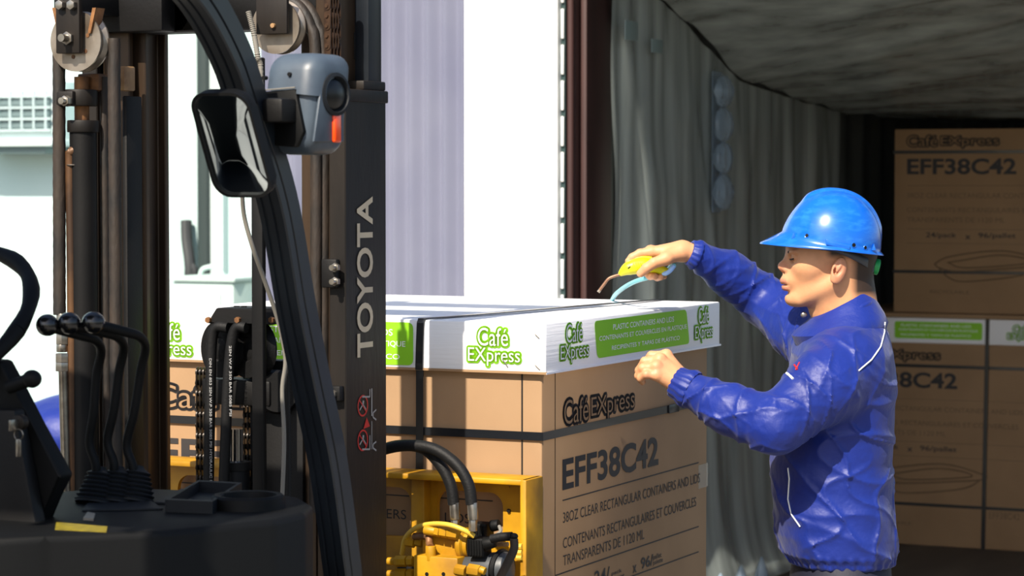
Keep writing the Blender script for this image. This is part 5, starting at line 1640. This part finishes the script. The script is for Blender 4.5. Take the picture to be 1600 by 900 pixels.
# find the shell surface for small fittings
dg = bpy.context.evaluated_depsgraph_get()
SB = BVHTree.FromPolygons([tuple(Vector(v.co) + Vector(OFFM)) for v in sh.data.vertices], [tuple(p.vertices) for p in sh.data.polygons])
def on_hat(px, py):
    d = ray(px, py).normalized(); hit = SB.ray_cast(Vector((0, 0, EYE)), d)
    return (hit[0] if hit[0] is not None else at(px, py, YP - .1)) - Vector(OFFM), (hit[1] if hit[1] is not None else Vector((0, -1, 0)))
for px, py, r in ((1261, 368, .0036), (1334, 383, .004), (1352, 387, .0034)):
    p, n_ = on_hat(px, py)
    if n_.y > 0: n_ = -n_
    MB().cyl(p - n_ * .004, p + n_ * .0012, r, n=16).build('vent_hole', M_BLACK, hat)
    MB().lathe([(r, .0005), (r + .0015, .0012), (r + .0022, .0)], p, n_, 18).build('hole_rim', M_HELMET, hat)
a, _ = on_hat(1290, 378); b, _ = on_hat(1328, 386)
MB().prism([a + Vector((0, -.001, .006)), b + Vector((0, -.001, .005)), b + Vector((0, -.001, -.006)), a + Vector((0, -.001, -.006))], (0, -.004, 0), .0018).build('accessory_slot', M_HELMET, hat)
for px, py in ((1240, 369), (1365, 387)):
    p, n_ = on_hat(px, py)
    MB().prism([p + Vector((-.005, 0, -.006)), p + Vector((.005, 0, -.006)), p + Vector((0, 0, .009))], (0, -.006, 0), .0015).build('clip_rib', M_HELMET, hat)
# suspension band, ratchet knob
mb = MB(); pv = None
for j in range(40):
    th = 2 * PI * j / 40
    X, Y = (A_L - .012) * math.cos(th), (B_L - .014) * math.sin(th)
    drop = .030 * max(0, math.cos(th)) ** 1.2
    q = [mb.bm.verts.new(HP(X * .98, Y * .98, -.004 - drop * .55)), mb.bm.verts.new(HP(X * .97, Y * .97, -.012 - drop))]
    if pv: mb.bm.faces.new((pv[0], q[0], q[1], pv[1]))
    else: first = q
    pv = q
mb.bm.faces.new((pv[0], first[0], first[1], pv[1]))
sb = mb.build('suspension_band', M_HELMIN, hat, 60)
sm = sb.modifiers.new('thickness', 'SOLIDIFY'); sm.thickness = .003
kc = local(Wp(1366, 415))
MB().box(kc + Vector((-.022, -.03, -.014)), kc + Vector((-.004, .03, .016)), .004).build('ratchet_housing', M_HELMIN, hat)
MB().cyl(kc + Vector((-.006, 0, 0)), kc + Vector((.010, 0, -.004)), .017, n=20, bev=.002).build('ratchet_knob', M_GREENK, hat)

# ---- air gun with its hose
DG = .238
gun = thing('air_blow_gun', 'yellow air blow gun with bent brown nozzle in the worker\'s raised hand', 'air gun', Matrix.Translation(Vector(Wp(1000, 418, DG))))
GO = Vector(gun.location)
def gp(px, py, dd=0.0): return Vector(Wp(px, py, DG + dd)) - GO
M_GUN = mat('gun_yellow', (206, 204, 16), .4)
path = [gp(968, 429.5), gp(973, 425), gp(981, 420), gp(993, 416.5), gp(1006, 414.5), gp(1022, 418), (gp(1036, 423)), gp(1043, 426)]
rad = [.0045, .0095, .0150, .0172, .0160, .0115, .0098, .0092]
MB().tube(path, lambda t: float(np.interp(t, np.linspace(0, 1, 8), rad)), 20, k=6).build('gun_body', M_GUN, gun, 60)
MB().tube([gp(980, 411, 0), gp(990, 405.5, 0), gp(1004, 402.5, .0), gp(1018, 404, 0)], .0048, 12).build('trigger_lever', M_GUN, gun, 60)
MB().tube([gp(969, 429), gp(960, 431.5), gp(951, 435.5), gp(944, 444), gp(935, 456)], .0034, 12).build('bent_nozzle', mat('nozzle_brown', (132, 98, 76), .4, metal=.4), gun, 60)
MB().tube([gp(937, 453.5), gp(934.6, 456.6)], .0038, 12, False).build('nozzle_tip', M_RIM, gun, 60)
p = gp(983, 418, -.0150)
MB().cbox(p, (.0075, .003, .0026), .0006, Matrix.Rotation(-.65, 4, 'Y')).build('hanging_slot', M_BLACK, gun)
for k in range(6):
    q = gp(989 + k * 2.6, 413 + abs(k - 2.5) * .4, -.0160)
    MB().cbox(q, (.0012, .003, .011), .0004, Matrix.Rotation(.2, 4, 'Y')).build('grip_rib', mat('gun_rib_olive', (196, 194, 22), .5), gun)
M_HOSE = mat('hose_cyan', (112, 190, 198), .35, coat=.2)
MB().tube([gp(1036, 427.5, -.004), gp(1042, 426.5, -.010), gp(1048, 422, -.012), gp(1053, 415.5, -.010)], .0052, 14).build('hose_coupling', mat('coupling_blue', (150, 190, 244), .35), gun, 60)
MB().tube([gp(1053, 415.5, -.010), gp(1052, 410, .03), gp(1045, 420, .075), gp(1030, 430, .075), gp(1012, 434, .07), gp(990, 441, .12), gp(970, 453, .25), gp(957, 468, .46), gp(948, 500, .68), gp(950, 640, .80), gp(960, 900, .86)], .0052, 14, k=10).build('air_hose', M_HOSE, gun, 60)

# ---- second worker, bent over, seen past the mast
D2 = 9.3
def W2(px, py, dy=0.0): return np.array(at(px, py, D2 + dy))
O2 = Vector((W2(80, 690)[0], D2, 0))
man2 = thing('person', 'worker in blue workwear bent forward, half hidden behind the forklift controls', 'person', Matrix.Translation(O2))
O2n = np.array(O2)
hipx, shx = W2(70, 690), W2(158, 668)
def man2_body():
    g = G((hipx[0] - .3, D2 - .35, 0), (shx[0] + .4, D2 + .35, 1.2), .012)
    f = g.cap(hipx, shx, .11, .105)
    f = smin(f, g.ell(W2(196, 660), (.105, .08, .095)), .02)
    f = smin(f, g.cap(shx, W2(192, 662), .06, .05), .03)
    for s in (-1, 1):
        f = smin(f, g.chain([shx + [0, s * .17, 0], W2(140, 712, s * .2), W2(122, 738, s * .15), W2(119, 746, s * .14)], [.05, .042, .03, .024], .02), .03)
        for k in range(4):
            a_ = W2(119, 745, s * .14) + [(-.03 + .018 * k), 0, 0]
            f = smin(f, g.cap(a_, a_ + [0, 0, -.07 + .008 * abs(k - 1)], .0105, .009), .006)
        f = smin(f, g.chain([hipx + [0, s * .09, -.02], (hipx[0] + .03, D2 + s * .11, .48), (hipx[0] - .02, D2 + s * .11, .08)], [.09, .06, .045], .02), .04)
        f = smin(f, g.cap((hipx[0] - .04, D2 + s * .11, .045), (hipx[0] + .14, D2 + s * .11, .035), .04, .034), .03)
    return surface(g, f)
def flat_tint(V):
    return np.tile(SKIN, (len(V), 1))
sdf_obj([man2_body()], 'body', M_SKIN, man2, O2n, flat_tint)
def man2_jacket():
    g = G((hipx[0] - .3, D2 - .36, .5), (shx[0] + .2, D2 + .36, 1.2), .009)
    f = smin(g.cap(hipx, shx, .145, .135), g.ell((hipx + shx) / 2, (.2, .21, .145)), .04)
    for s in (-1, 1):
        f = smin(f, g.chain([shx + [0, s * .15, 0], W2(141, 708, s * .2), W2(123, 733, s * .15)], [.075, .062, .045], .02), .03)
    f = f + .006 * wav(g.x, g.y, g.z, 8, 6, 36)
    return surface(g, f)
sdf_obj([man2_jacket()], 'jacket', M_JACKET, man2, O2n)
def man2_trousers():
    g = G((hipx[0] - .25, D2 - .28, .05), (hipx[0] + .25, D2 + .28, 1.0), .01)
    f = g.ell(hipx - [0, 0, .04], (.13, .17, .14))
    for s in (-1, 1):
        f = smin(f, g.chain([hipx + [0, s * .09, -.04], (hipx[0] + .03, D2 + s * .11, .48), (hipx[0] - .02, D2 + s * .11, .1)], [.1, .08, .07], .02), .03)
    return surface(g, smax(f, .08 - g.z, .006))
sdf_obj([man2_trousers()], 'trousers', M_TROUS, man2, O2n)
